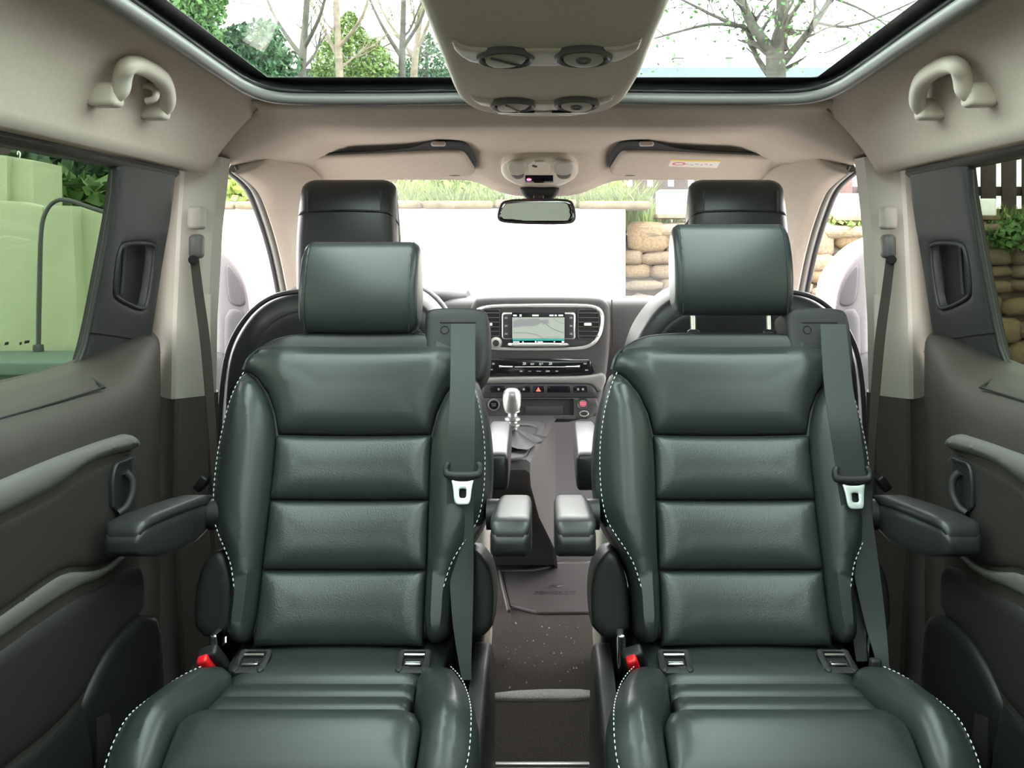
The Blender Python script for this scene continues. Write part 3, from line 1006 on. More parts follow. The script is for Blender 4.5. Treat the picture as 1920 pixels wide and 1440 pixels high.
def headrest(t, dz, dx, posts):
    """padded head restraint; built over the left seat and moved by dx, dz"""
    prof = [(1.655, 0.998), (1.650, 1.06), (1.662, 1.115), (1.685, 1.155), (1.715, 1.169), (1.745, 1.162), (1.765, 1.12), (1.765, 1.05), (1.745, 0.998), (1.70, 0.992)]
    prof = [(a + 0.02, b + dz) for a, b in prof]
    cx = (674 - CX) * 1.70 / F + dx
    b = prism_x('head_restraint', prof, [(cx - 0.110, 0.72), (cx - 0.1095, 0.80), (cx - 0.106, 0.92), (cx - 0.100, 0.975), (cx - 0.092, 1.0), (cx + 0.092, 1.0), (cx + 0.100, 0.975), (cx + 0.106, 0.92), (cx + 0.1095, 0.80), (cx + 0.110, 0.72)], 'leather', t, n=2, ang=70)
    for s in (-1, 1):
        pr = chaikin(prof[:7], 2, closed=False)
        dashes('seam', [Vector((cx + s * 0.0965, p.x - 0.0005, p.y + 0.0005)) for p in pr], 'leather_back', b, dash=0.02, gap=0.001, r=0.0016)
    for s in (-1, 1):
        tube('chrome_post', [(cx + s * 0.072, 1.705, 0.94), (cx + s * 0.072, 1.715, 1.01 + dz)], 0.0055, 'chrome', t, sides=10)
        lathe('post_guide', [(0.0, 0), (0.012, 0), (0.012, 0.006), (0.007, 0.01)], (cx + s * 0.072, 1.708, 0.992), (0, 0, 1), 'plastic_black', t, 14)


def belt(t, pts, tong, back):
    """webbing from the tower slot down the bolster, tongue with metal plate"""
    L = [W(a, y, d) for a, b, y, d in pts]
    R = [W(b, y, d) for a, b, y, d in pts]
    wb = ribbon('belt_webbing', L, R, 'webbing', t, 0.002)
    if back:
        ribbon('belt_webbing_lower', [W(a, y, d) for a, b, y, d in back], [W(b, y, d) for a, b, y, d in back], 'webbing', t, 0.002)
    x, y, d, sl = tong
    TF = Frame(W(x, y, d), (1, 0, 0), (0, 0.3, 1))
    k = d / F
    hole = rrect(-26 * k, -8 * k, 26 * k, 4 * k, 3 * k, 3)
    tg_ = pillow('belt_tongue', [(-38 * k, -10 * k), (-38 * k, 8 * k), (-30 * k, 16 * k), (-23 * k, 12 * k), (-27 * k, 2 * k), (-27 * k, -4 * k), (27 * k, -4 * k), (27 * k, 2 * k), (23 * k, 12 * k), (30 * k, 16 * k), (38 * k, 8 * k), (38 * k, -10 * k), (30 * k, -18 * k), (-30 * k, -18 * k)], TF, 'plastic_dark', t, h=0.005, r=0.006, depth=0.005, n=1, res=0.004)
    hole = rrect(-6 * k, -52 * k, 7 * k, -35 * k, 2 * k, 2)
    pillow('latch_plate', [(-22 * k, -17 * k), (-13 * k, -22 * k), (13 * k, -22 * k), (22 * k, -17 * k), (18 * k, -30 * k), (15 * k, -60 * k), (11 * k, -64 * k), (-11 * k, -64 * k), (-15 * k, -58 * k), (-18 * k, -32 * k)], TF, 'steel_tongue', tg_, h=0.0012, r=0.002, depth=0.002, n=1, res=0.004, hole=hole)


seatL = make_mid_seat('rear-facing black leather seat on the left, its head restraint pushed down')
seatR = copy_tree(seatL, (0.67, 0, 0))
seatR['label'] = 'rear-facing black leather seat on the right, its head restraint raised on chrome posts'
for c_ in seatR.children:
    if c_.name.startswith('armrest'):
        c_.location.x -= 0.024
headrest(seatL, 0.0, 0.0, False)
headrest(seatR, 0.034, 0.6995, True)
belt(seatL, [(846, 891, 607, 1.640), (845, 891, 650, 1.615), (844, 891, 720, 1.575), (841, 890, 800, 1.545), (838, 889, 876, 1.535), (838, 888, 960, 1.530), (842, 888, 1060, 1.515), (848, 886, 1160, 1.480), (858, 884, 1230, 1.46), (866, 884, 1275, 1.45)], (868, 880, 1.528, 0), None)
belt(seatR, [(1538, 1586, 608, 1.640), (1541, 1592, 660, 1.610), (1546, 1600, 730, 1.575), (1556, 1612, 800, 1.545), (1568, 1622, 878, 1.535), (1580, 1634, 960, 1.530), (1598, 1648, 1060, 1.515), (1620, 1660, 1160, 1.490), (1640, 1666, 1230, 1.46), (1650, 1668, 1272, 1.45)], (1599, 888, 1.528, 0), [(1576, 1634, 890, 1.542), (1584, 1638, 1000, 1.540), (1590, 1634, 1100, 1.53), (1600, 1628, 1200, 1.51), (1606, 1624, 1240, 1.50)])
for s, tt in ((1, seatR),):
    rbox('belt_anchor', W(1641, 1250, 1.44), (0.018, 0.014, 0.026), 0.004, 'plastic_dark', tt)
# ------------------------------------------------------------------ overhead vent console
CF = Frame((0, 1.45, 1.4625 + 0.012), (1, 0, 0), (0, -1, 0.07))
oc = thing('overhead_console', 'beige overhead console with four round air vents between the glass roof panels', 'console', (0, 1.2, 1.47))
fp = CF.px([(787, -5), (818, 75), (840, 130), (853, 164), (866, 184), (890, 199), (940, 209), (1020, 212), (1100, 208), (1145, 199), (1168, 184), (1184, 160), (1203, 128), (1222, 75), (1258, -5)])
pillow('console_tray', [(-0.170, 1.9), (-0.170, 0.6)] + fp + [(0.170, 0.6), (0.170, 1.9)], CF, 'headliner_brightened', oc, h=0.014, r=0.030, depth=0.055, n=1, res=0.014, ang=60)
CB = Frame(CF.to(0, 0, 0.0135), CF.u, CF.v)
for strip, vents in (([(846, 72), (852, 90), (864, 102), (882, 112), (950, 117), (1020, 119), (1090, 116), (1160, 110), (1184, 99), (1198, 88), (1204, 71), (1190, 80), (1165, 86), (1090, 89), (1020, 90), (950, 90), (878, 87), (860, 80)], ((948, 102, 0.045, -0.5), (1094, 100, 0.045, 0.15))),
                     ([(881, 178), (888, 186), (900, 193), (925, 197), (1020, 203), (1110, 196), (1136, 190), (1148, 184), (1154, 175), (1144, 180), (1125, 185), (1020, 189), (918, 186), (894, 183)], ((962, 192, 0.043, -0.75), (1081, 190, 0.043, 0.2)))):
    ps = pillow('vent_strip', CB.px(strip), CB, 'vent_cream', oc, h=0.006, r=0.007, depth=0.003, n=0, crisp=True, res=0.008)
    for vx, vy, rr, tilt in vents:
        c = CB.hit(vx, vy) + CB.w * 0.0045
        ring = lathe('air_vent', [(rr * 1.04, -0.004), (rr * 1.04, 0.001), (rr, 0.006), (rr * 0.94, 0.0075), (rr * 0.88, 0.006), (rr * 0.80, 0.001), (rr * 0.5, 0.0), (0.0, 0.0)], c, CB.w, 'plastic_grey', ps, 32)
        ax = (CB.u * math.cos(tilt * 1.5) + CB.v * math.sin(tilt * 1.5)).normalized()
        per = CB.w.cross(ax)
        n2 = (CB.w * math.cos(0.13) + per * math.sin(0.13)).normalized()
        lathe('vent_flap', [(0.0, 0.004), (rr * 0.60, 0.004), (rr * 0.70, 0.003), (rr * 0.72, 0.0), (rr * 0.70, -0.002), (0.0, -0.002)], c + CB.w * 0.003, n2, 'plastic_handle', ring, 28)
        if tilt < 0:
            q0 = c + CB.w * 0.008
            tube('flap_bar', [q0 - ax * rr * 0.66, q0 + ax * rr * 0.66], 0.0022, 'plastic_grey', ring, sides=6)
        else:
            lathe('flap_hub', [(rr * 0.14, 0.0), (rr * 0.18, 0.003), (rr * 0.25, 0.003), (rr * 0.29, 0.0)], c + CB.w * 0.0068, n2, 'plastic_grey', ring, 18)
        tube('vent_gap', [c + CB.w * 0.002 + (CB.u * math.cos(a / 14 * math.pi) + CB.v * math.sin(a / 14 * math.pi)) * rr * 0.80 for a in range(29)], 0.0025, 'recess', ring, sides=5)
lp = rbox('reading_lamp', W(1018, 207, 1.835), (0.185, 0.03, 0.012), 0.005, 'plastic_handle', oc)
for a in (984, 1053):
    rbox('lamp_lens', W(a, 212, 1.83), (0.046, 0.02, 0.010), 0.003, 'glass_clear', lp)
    rbox('lamp_switch', W(a, 209, 1.824), (0.040, 0.01, 0.006), 0.002, 'recess', lp)
rbox('lamp_bar', W(1018, 206, 1.82), (0.06, 0.006, 0.004), 0.0015, 'chrome', lp)

# ------------------------------------------------------------------ grab handles
def grab(name, label, pts, foot, rr, hook):
    """pts: (px, py, x) along the grip, first and last at the feet; foot: x of the lining behind the feet"""
    path = [XW(a, b, x) for a, b, x in pts]
    t = thing(name, label, 'handle', path[0], 'cabin grab handles')
    ends = [Vector((foot, q.y, q.z - 0.004)) for q in (path[0], path[-1])]
    full = chaikin([ends[0]] + path + [ends[1]], 3, closed=False)
    tube('grip', full, rr, 'plastic_handle', t, sides=12)
    for q, e in ((path[0], ends[0]), (path[-1], ends[1])):
        rbox('handle_foot', (q + e) / 2 + Vector((-0.006, 0, 0)), (abs(q.x - e.x) + 0.012, rr * 2.5, rr * 2.6), rr * 0.6, 'plastic_handle', t)
    if hook:
        h = XW(287, 172, -0.655)
        tube('coat_hook', chaikin([h + Vector((-0.03, 0, 0.012)), h + Vector((0.004, 0, 0.01)), h + Vector((0.006, 0, -0.012)), h + Vector((-0.012, 0, -0.016))], 2, closed=False), 0.006, 'plastic_handle', t, sides=8)
    return t


GP = [(226, 176, -0.657), (229, 142, -0.648), (238, 121, -0.634), (262, 121, -0.632), (298, 141, -0.632), (312, 162, -0.640), (315, 203, -0.657)]
for MIRROR in (False, True):
    grab('grab_handle', ('beige grab handle with coat hook on the left roof edge' if not MIRROR else 'beige grab handle without hook on the right roof edge'), GP, -0.692, 0.0145, not MIRROR)
MIRROR = True
grab('grab_handle', 'small grab handle above the passenger door, far right of the windscreen', [(486, 279, -0.70), (491, 262, -0.695), (498, 256, -0.69), (524, 263, -0.69), (533, 274, -0.695), (534, 290, -0.70)], -0.73, 0.010, False)
MIRROR = False

# ------------------------------------------------------------------ sun visors
for MIRROR in (False, True):
    v = thing('sun_visor', 'beige sun visor folded up %s' % ('over the driver side, left of the mirror' if not MIRROR else 'over the passenger side, with a warning sticker'), 'visor', (-0.45, 2.6, 1.39), 'sun visors at the windscreen')
    a, b = W(700, 288, 2.44), W(700, 336, 2.66)
    VF = Frame((0, a.y, a.z), (1, 0, 0), (0, a.y - b.y, a.z - b.z))
    out = VF.px([(562, 305), (570, 297), (600, 293), (700, 289), (800, 283), (860, 281), (873, 287), (884, 305), (893, 320), (880, 328), (800, 331), (680, 334), (575, 336), (562, 326)])
    VB = Frame(VF.to(0, 0, -0.004), VF.u, VF.v)
    pillow('visor_recess', VB.px([(554, 310), (562, 294), (600, 289), (760, 281), (800, 268), (822, 263), (868, 265), (882, 276), (897, 312), (880, 326), (562, 330)]), VB, 'recess', v, h=0.002, r=0.005, depth=0.003, n=2)
    pillow('visor_panel', out, VF, 'headliner', v, h=0.008, r=0.010, depth=0.006, n=2, res=0.01)
    q = VF.px([(822, 267)])[0]
    rbox('visor_clip', VF.to(q[0], q[1], 0.004), (0.038, 0.016, 0.012), 0.005, 'plastic_handle', v)
    q = VF.px([(853, 324)])[0]
    pillow('mirror_notch', ell(q[0], q[1], 0.016, 0.003, 14), Frame(VF.to(0, 0, 0.008), VF.u, VF.v), 'recess', v, h=0.001, r=0.002, depth=0.001, n=0)
    if MIRROR:
        ST = Frame(VF.to(0, 0, 0.0084), VF.u, VF.v)
        mat('sticker_white', (0.82, 0.78, 0.74), 0.5)
        mat('sticker_yellow', (0.85, 0.62, 0.12), 0.5)
        mat('sticker_red', (0.75, 0.10, 0.12), 0.5)
        mat('sticker_grey', (0.35, 0.33, 0.34), 0.5)
        st_ = pillow('warning_sticker', ST.px([(2034 - 1258, 299), (2034 - 1352, 301), (2034 - 1344, 315), (2034 - 1253, 312)]), ST, 'sticker_white', v, h=0, r=0.01, depth=0.0005, n=0)
        S2 = Frame(ST.to(0, 0, 0.0004), ST.u, ST.v)
        pillow('yellow_band', S2.px([(2034 - 1258, 299), (2034 - 1352, 301), (2034 - 1351, 304), (2034 - 1257, 302)]), S2, 'sticker_yellow', st_, h=0, r=0.01, depth=0.0004, n=0)
        c = S2.px([(2034 - 1273, 307.5)])[0]
        pillow('red_ring', ell(c[0], c[1], 0.018, 0.013, 20), S2, 'sticker_red', st_, h=0, r=0.01, depth=0.0004, n=0, hole=ell(c[0], c[1], 0.013, 0.009, 20))
        for i in range(6):
            c = S2.px([(2034 - 1288 - i * 9, 308 + (i % 2) * 1.5)])[0]
            pillow('sticker_print', rect(c[0] - 0.004, c[1] - 0.002, c[0] + 0.004, c[1] + 0.002), S2, 'sticker_grey', st_, h=0, r=0.01, depth=0.0004, n=0)
MIRROR = False

# ------------------------------------------------------------------ roof light unit and mirror
lu = thing('roof_light_unit', 'clear interior light unit with red belt warning display above the mirror', 'light', W(1012, 320, 2.66))
LU = Frame(W(1012, 322, 2.535), (1, 0, 0), (0, -1, 0.30))
P = lambda pts, fr=LU: fr.px(pts)
pillow('light_housing', P([(938, 312), (948, 299), (985, 293), (1050, 293), (1075, 300), (1086, 314), (1082, 330), (1060, 343), (1040, 348), (990, 348), (962, 342), (942, 330)]), LU, 'plastic_handle', lu, h=0.012, r=0.03, depth=0.03, n=2, res=0.008)
L2 = Frame(LU.to(0, 0, 0.011), LU.u, LU.v)
for x0, x1 in ((949, 988), (1034, 1076)):
    pillow('light_lens', L2.px([(x0, 308), (x0 + 12, 301), (x1 - 8, 301), (x1, 306), (x1 - 2, 326), (x0 + 6, 327)]), L2, 'plastic_cream', lu, h=0.006, r=0.01, depth=0.004, n=2, res=0.006)
    pillow('lens_shade', L2.px([(x0 + 6, 322), (x1 - 4, 320), (x1 - 6, 334), (x0 + 14, 336)]), L2, 'plastic_grey', lu, h=0.004, r=0.01, depth=0.004, n=2, res=0.006)
pillow('centre_panel', L2.px([(991, 302), (1032, 302), (1032, 326), (991, 326)]), L2, 'plastic_handle', lu, h=0.003, r=0.004, depth=0.004, n=1, res=0.006)
tube('light_switch', [L2.to(*L2.px([(999, 308)])[0], 0.003), L2.to(*L2.px([(1006, 310)])[0], 0.003)], 0.004, 'recess', lu, sides=8)
L3 = Frame(LU.to(0, 0, 0.013), LU.u, LU.v)
wp = pillow('warning_display', L3.px(rect(985, 329, 1037, 343)), L3, 'black_gloss', lu, h=0.001, r=0.002, depth=0.006, n=0)
mat('red_led', (0.8, 0.02, 0.05), 0.3, emit=(1.0, 0.03, 0.08), estr=1.2)
c = L3.px([(992, 336)])[0]
L4 = Frame(L3.to(0, 0, 0.0012), L3.u, L3.v)
pillow('red_symbol', ell(c[0], c[1], 0.0065, 0.0085, 14), L4, 'red_led', wp, h=0.0006, r=0.003, depth=0.0004, n=0)

mr = thing('rear_view_mirror', 'frameless dark rear view mirror hanging below the roof light unit', 'mirror', W(1010, 372, 2.62))
pillow('sensor_cover', P([(974, 346), (1050, 346), (1046, 366), (1030, 376), (992, 376), (978, 364)], facing(2.66)), facing(2.66), 'plastic_dash_dark', mr, h=0.012, r=0.02, depth=0.06, n=1)
rbox('mirror_stem', W(1010, 374, 2.64), (0.03, 0.05, 0.03), 0.006, 'plastic_black', mr)
MF = Frame(W(1006, 396, 2.60), (1, 0.06, 0), (0, -0.022, 1))
hs = pillow('mirror_housing', P([(938, 382), (948, 374), (1010, 371), (1066, 373), (1076, 380), (1081, 405), (1078, 416), (1066, 421), (1000, 421), (942, 418), (932, 411), (933, 398)], MF), MF, 'plastic_dark', mr, h=0.004, r=0.006, depth=0.035, n=2, res=0.006)
M2 = Frame(MF.to(0, 0, 0.0035), MF.u, MF.v)
pillow('mirror_face', M2.px([(942, 383), (951, 377), (1010, 374), (1064, 376), (1073, 382), (1077, 405), (1074, 414), (1064, 417), (1000, 417), (945, 415), (936, 409), (937, 398)]), M2, 'mirror_glass', hs, h=0.001, r=0.003, depth=0.001, n=2, res=0.006)

# ------------------------------------------------------------------ pillar belts
for MIRROR in (False, True):
    b = thing('pillar_belt', 'dark front seat belt hanging from the %s door pillar' % ('left' if not MIRROR else 'right'), 'seat belt', XW(367, 470, -0.745), 'front seat belts')
    g = W(369, 424, 1.955)
    rbox('height_adjuster', g + Vector((0, 0.0, 0.018)), (0.030, 0.04, 0.05), 0.008, 'plastic_cream', b)
    rbox('belt_guide', W(369, 462, 1.95), (0.028, 0.034, 0.052), 0.010, 'plastic_grey', b)
    lathe('guide_bolt', [(0, 0.004), (0.008, 0.004), (0.010, 0), (0.010, -0.01), (0, -0.01)], W(362, 487, 1.935), (0.3, -1, 0), 'black_void', b, 14)
    ed = [(357, 373, 484, 1.945), (364, 381, 545, 1.935), (376, 394, 640, 1.92), (387, 403, 760, 1.905), (396, 409, 880, 1.90), (402, 415, 1000, 1.90), (406, 420, 1090, 1.90)]
    ribbon('webbing', [W(a, y, d) for a, bb, y, d in ed], [W(bb, y, d + 0.02) for a, bb, y, d in ed], 'webbing_front', b, 0.002)
    rbox('stalk', W(380, 905, 1.92), (0.02, 0.03, 0.035), 0.005, 'plastic_black', b, rot=Matrix.Rotation(0.6, 3, 'Y'))
MIRROR = False

# ------------------------------------------------------------------ front seats, seen from behind
def front_seat(label):
    t = thing('front_seat', label, 'seat', (-0.475, 2.35, 0), 'front row seats')
    FS = Frame((0, 2.14, 0.95), (1, 0, 0), (0, -0.12, 1))
    # backrest shell
    pillow('backrest', FS.px([(425, 1050), (418, 860), (422, 740), (430, 670), (447, 625), (478, 582), (515, 556), (560, 547), (650, 545), (735, 547), (772, 556), (800, 576), (824, 604), (845, 640), (862, 700), (876, 860), (876, 1050)]), FS, 'leather_back', t, h=0.03, r=0.05, depth=0.13, n=2, res=0.016)
    F2 = Frame(FS.to(0, 0, 0.030), FS.u, FS.v)
    pillow('back_panel', F2.px([(462, 1040), (460, 760), (468, 680), (485, 630), (515, 598), (560, 580), (650, 577), (730, 580), (770, 596), (798, 626), (818, 680), (830, 760), (834, 1040)]), F2, 'plastic_dash_dark', t, h=0.006, r=0.012, depth=0.004, n=2, res=0.014)
    tube('back_trim', [FS.to(a, b, 0.014) for a, b in chaikin(FS.px([(421, 1050), (414, 860), (418, 740), (427, 668), (444, 622), (475, 580), (513, 553), (560, 544), (650, 542)]), 3, closed=False)], 0.006, 'plastic_fascia', t, sides=8)
    # tall head restraint
    prof = [(2.175, 0.95), (2.170, 1.10), (2.168, 1.235), (2.180, 1.29), (2.205, 1.322), (2.25, 1.326), (2.285, 1.28), (2.29, 1.10), (2.28, 0.95)]
    cx = (649 - CX) * 2.19 / F
    xs = [(-0.122, 0.55), (-0.119, 0.70), (-0.112, 0.84), (-0.100, 0.95), (-0.088, 1.0), (0.088, 1.0), (0.100, 0.95), (0.112, 0.84), (0.119, 0.70), (0.122, 0.55)]
    c = (2.23, 1.10)
    p = chaikin(prof, 2)
    if area2(p) < 0:
        p = p[::-1]
    rings = []
    for x, s in xs:
        rings.append([Vector((cx + x * (1.0 - 0.06 * sm((a.y - 1.15) / 0.17)), c[0] + (a.x - c[0]) * s, c[1] + (a.y - c[1]) * (1 - (1 - s) * 0.22))) for a in p])
    h = loft('head_restraint', rings, 'leather_back', t, ang=70)
    zz = CZ - (397 - CY) * 2.17 / F
    sp = [(cx - 0.121, 2.235, zz - 0.03), (cx - 0.112, 2.186, zz - 0.008), (cx - 0.09, 2.1695, zz), (cx, 2.1675, zz + 0.003), (cx + 0.09, 2.1695, zz), (cx + 0.112, 2.186, zz - 0.008), (cx + 0.121, 2.235, zz - 0.03)]
    tube('seam', catmull(sp, 6), 0.0022, 'rubber', h, sides=6)
    for s in (-1, 1):
        tube('piping', [(cx + s * 0.0885, y - 0.001, z) for y, z in ((2.169, zz), (2.1675, zz + 0.05), (2.170, 1.262), (2.184, 1.293))], 0.002, 'leather', h, sides=6)
    # base and cushion edge
    rbox('seat_cushion', (-0.475, 2.48, 0.42), (0.50, 0.50, 0.14), 0.04, 'leather_back', t)
    rbox('seat_base', (-0.43, 2.40, 0.17), (0.54, 0.38, 0.34), 0.02, 'plastic_grey', t)
    BS = Frame((-0.155, 0, 0), (0, 1, 0), (0, 0, 1))
    pillow('base_shield', [(2.20, 0.02), (2.28, 0.40), (2.34, 0.52), (2.42, 0.44), (2.52, 0.40), (2.58, 0.36), (2.59, 0.02)], BS, 'plastic_cream', t, h=0.016, r=0.03, depth=0.02, n=2)
    # inner armrest
    AF = Frame((0, 2.16, 0.65), (1, 0, 0), (0, 0, 1))
    rings = []
    for y, wd_, zt, zb in ((2.16, 0.026, 0.655, 0.585), (2.165, 0.030, 0.662, 0.578), (2.20, 0.031, 0.668, 0.570), (2.30, 0.031, 0.680, 0.575), (2.42, 0.030, 0.690, 0.60), (2.445, 0.026, 0.690, 0.615), (2.455, 0.018, 0.684, 0.63)):
        rings.append([Vector((-0.112 + a * wd_, y, zb + b * (zt - zb))) for a, b in rrect(-1, 0, 1, 1, 0.25, 3)])
    arm = loft('armrest', rings, 'leather_back', t, flip=True)
    return t


fl = front_seat('driver seat with tall black leather head restraint, seen from behind on the left')
MIRROR = True
fr_ = front_seat('passenger seat with tall black leather head restraint, seen from behind on the right')
MIRROR = False

# ------------------------------------------------------------------ open front doors
for MIRROR in (False, True):
    side = 'left' if not MIRROR else 'right'
    dr = thing('door_3' if not MIRROR else 'door_4', 'white front door standing open on the %s with grey inner trim' % side, 'door', (-0.88, 2.9, 0), kind='structure')
    DO = Frame((-0.90, 2.92, 0.9), (0.88, 0.47, 0), (0, 0, 1))
    pillow('painted_frame', DO.px([(300, 1000), (300, 440), (340, 430), (389, 436), (425, 448), (455, 465), (480, 490), (497, 515), (505, 545), (506, 640), (508, 1000)]), DO, 'white_paint', dr, h=0.012, r=0.02, depth=0.03, n=1, res=0.03, hole=DO.px([(318, 655), (318, 458), (340, 452), (385, 456), (402, 478), (402, 655)]))
    D2 = Frame(DO.to(0, 0, 0.016), DO.u, DO.v)
    pillow('inner_trim', D2.px([(404, 1000), (404, 476), (389, 462), (340, 456), (340, 446), (389, 450), (414, 466), (441, 492), (458, 525), (466, 562), (469, 610), (470, 1000)]), D2, 'grey_post', dr, h=0.008, r=0.010, depth=0.006, n=1, res=0.014)
    D3 = Frame(DO.to(0, 0, 0.028), DO.u, DO.v)
    pillow('sail_panel', D3.px([(423, 492), (434, 502), (448, 520), (457, 545), (461, 575), (432, 572), (425, 545)]), D3, 'grey_door', dr, h=0.004, r=0.008, depth=0.008, n=1, res=0.01)
    pillow('trim_panel', D3.px([(421, 576), (461, 580), (464, 650), (466, 900), (418, 900), (419, 650)]), D3, 'grey_door', dr, h=0.010, r=0.02, depth=0.006, n=1, res=0.014)
    pillow('lower_card', D3.px([(310, 662), (418, 658), (430, 672), (432, 950), (310, 950)]), D3, 'grey_door', dr, h=0.03, r=0.03, depth=0.006, n=1, res=0.03)
    pillow('door_glass', DO.px([(318, 655), (318, 458), (340, 452), (385, 456), (402, 478), (402, 655)]), Frame(DO.to(0, 0, -0.012), DO.u, DO.v), 'glass_clear', dr, h=0, r=0.01, depth=0.003, n=0)
    # outside mirror seen through the glass
    mm = thing('wing_mirror', 'white wing mirror outside the open %s front door' % side, 'mirror', W(385, 640, 2.95), 'wing mirrors')
    OM = Frame(W(380, 600, 2.9), (0.95, -0.3, 0), (0, 0, 1))
    hm = pillow('mirror_shell', OM.px([(360, 545), (384, 546), (391, 556), (392, 635), (388, 648), (355, 650)]), OM, 'white_paint', mm, h=0.012, r=0.02, depth=0.05, n=1, res=0.01)
    rbox('mirror_arm', W(388, 648, 2.86), (0.06, 0.05, 0.03), 0.008, 'rubber', mm)
MIRROR = False
# ------------------------------------------------------------------ dashboard
ds = thing('dashboard', 'grey dashboard with touchscreen, vents and climate controls', 'dashboard', (0, 3.2, 0.3))
DP = facing(3.0)
# main body
prof = [(3.62, 0.95), (3.35, 0.985), (3.10, 0.992), (3.035, 0.985), (3.02, 0.955), (3.02, 0.83), (3.05, 0.77), (3.12, 0.70), (3.30, 0.62), (3.60, 0.60)]
prism_x('dash_body', prof, [(-0.80, 0.95), (-0.79, 1.0), (-0.2, 1.0), (0.25, 1.0), (0.79, 1.0), (0.80, 0.95)], 'plastic_dash', ds, n=2)
prism_x('instrument_hood', [(3.45, 0.98), (3.2, 1.025), (3.06, 1.03), (3.01, 1.01), (3.02, 0.96), (3.4, 0.95)], [(-0.72, 0.6), (-0.68, 0.95), (-0.6, 1.0), (-0.40, 1.0), (-0.33, 0.9), (-0.26, 0.55)], 'plastic_dash_dark', ds, n=2)
tube('glovebox_seam', [W(1147, 562, 3.005), W(1148, 600, 3.004), W(1149, 650, 3.004)], 0.002, 'black_void', ds, sides=5)
# centre stack block
cs = pillow('centre_stack', DP.px([(880, 560), (930, 556), (1090, 556), (1140, 560), (1145, 600), (1140, 680), (1128, 740), (1118, 790), (905, 790), (890, 740), (885, 640)]), Frame((0, 2.985, 1.0), (1, 0, 0), (0, 0, 1)), 'plastic_dash', ds, h=0.012, r=0.02, depth=0.12, n=1, res=0.015)
S0 = Frame((0, 2.972, 1.0), (1, 0, 0), (0, 0, 1))
sv = pillow('silver_surround', S0.px([(880, 600), (886, 582), (905, 573), (940, 570), (1085, 569), (1118, 572), (1131, 582), (1134, 598), (1130, 625), (1118, 645), (1098, 656), (1060, 658), (915, 658), (888, 650)]), S0, 'silver', ds, h=0.010, r=0.012, depth=0.01, n=2, res=0.008, hole=S0.px([(890, 602), (897, 586), (915, 579), (945, 577), (1085, 577), (1112, 578), (1123, 586), (1126, 600), (1122, 622), (1112, 640), (1095, 649), (1060, 651), (915, 651), (895, 645)]))
S1 = Frame((0, 2.974, 1.0), (1, 0, 0), (0, 0, 1))
pillow('media_fascia', S1.px([(888, 600), (895, 584), (915, 576), (1085, 575), (1113, 577), (1125, 586), (1127, 602), (1123, 624), (1113, 642), (1095, 651), (915, 653), (893, 646)]), S1, 'plastic_fascia', ds, h=0.003, r=0.006, depth=0.006, n=2, res=0.01)
# air vents
S2 = Frame((0, 2.968, 1.0), (1, 0, 0), (0, 0, 1))
for x0, x1, knob in ((897, 936, 921), (1085, 1122, 1102)):
    vt = pillow('dash_vent', S2.px(rrect(x0 - 2, 579, x1 + 2, 638, 6)), S2, 'plastic_fascia', ds, h=0.002, r=0.003, depth=0.004, n=0, hole=S2.px(rrect(x0, 582, x1, 635, 4)))
    pillow('vent_well', S2.px(rrect(x0 - 1, 581, x1 + 1, 636, 4)), Frame(S2.to(0, 0, -0.001), S2.u, S2.v), 'black_void', vt, h=0, r=0.01, depth=0.003, n=0)
    for k in range(6):
        y = 587 + k * 8.6
        a, b = S2.hit(x0, y), S2.hit(x1, y)
        rbox('slat', (a + b) / 2 + Vector((0, -0.002, 0)), ((b - a).length, 0.008, 0.0028), 0.0008, 'plastic_fascia', vt, segs=1)
    rbox('vent_knob', S2.hit(knob, 608) + Vector((0, -0.006, 0)), (0.024 if knob > 1000 else 0.008, 0.010, 0.009), 0.002, 'plastic_handle', vt)
# touchscreen unit
S3 = Frame((0, 2.966, 1.0), (1, 0, 0), (0, 0, 1))
hu = pillow('touchscreen_unit', S3.px(rrect(941, 586, 1079, 636, 5)), S3, 'silver', ds, h=0.004, r=0.004, depth=0.006, n=0)
S4 = Frame((0, 2.962, 1.0), (1, 0, 0), (0, 0, 1))
pillow('unit_face', S4.px(rrect(943, 589, 1076, 634, 4)), S4, 'plastic_dash_dark', hu, h=0.001, r=0.002, depth=0.003, n=0)
pillow('unit_ledge', S4.px([(955, 642), (1062, 642), (1070, 648), (1050, 650), (970, 650), (948, 648)]), S4, 'silver', hu, h=0.006, r=0.006, depth=0.01, n=1)
mat('screen_bezel', (0.006, 0.008, 0.009), 0.15)
mat('screen_map', (0.03, 0.034, 0.03), 0.3, emit=(0.62, 0.70, 0.60), estr=0.042)
mat('screen_map_grey', (0.03, 0.03, 0.03), 0.3, emit=(0.40, 0.44, 0.42), estr=0.042)
mat('screen_road', (0.05, 0.06, 0.05), 0.25, emit=(0.12, 0.13, 0.11), estr=0.03)
mat('screen_teal', (0.02, 0.20, 0.18), 0.25, emit=(0.05, 0.45, 0.40), estr=0.02)
mat('screen_text', (0.2, 0.2, 0.2), 0.3, emit=(0.9, 0.95, 0.95), estr=0.05)
mat('print_white', (0.18, 0.18, 0.18), 0.5)
S5 = Frame((0, 2.959, 1.0), (1, 0, 0), (0, 0, 1))
sc = pillow('screen', S5.px(rect(960, 586, 1059, 643)), S5, 'screen_bezel', hu, h=0.001, r=0.002, depth=0.004, n=0)
S6 = Frame((0, 2.9575, 1.0), (1, 0, 0), (0, 0, 1))
SP = lambda n, poly, m, fr=S6: pillow(n, fr.px(poly), fr, m, sc, h=0, r=0.01, depth=0.0004, n=0)
SP('map_area', rect(960.5, 595, 1058.5, 635), 'screen_map')
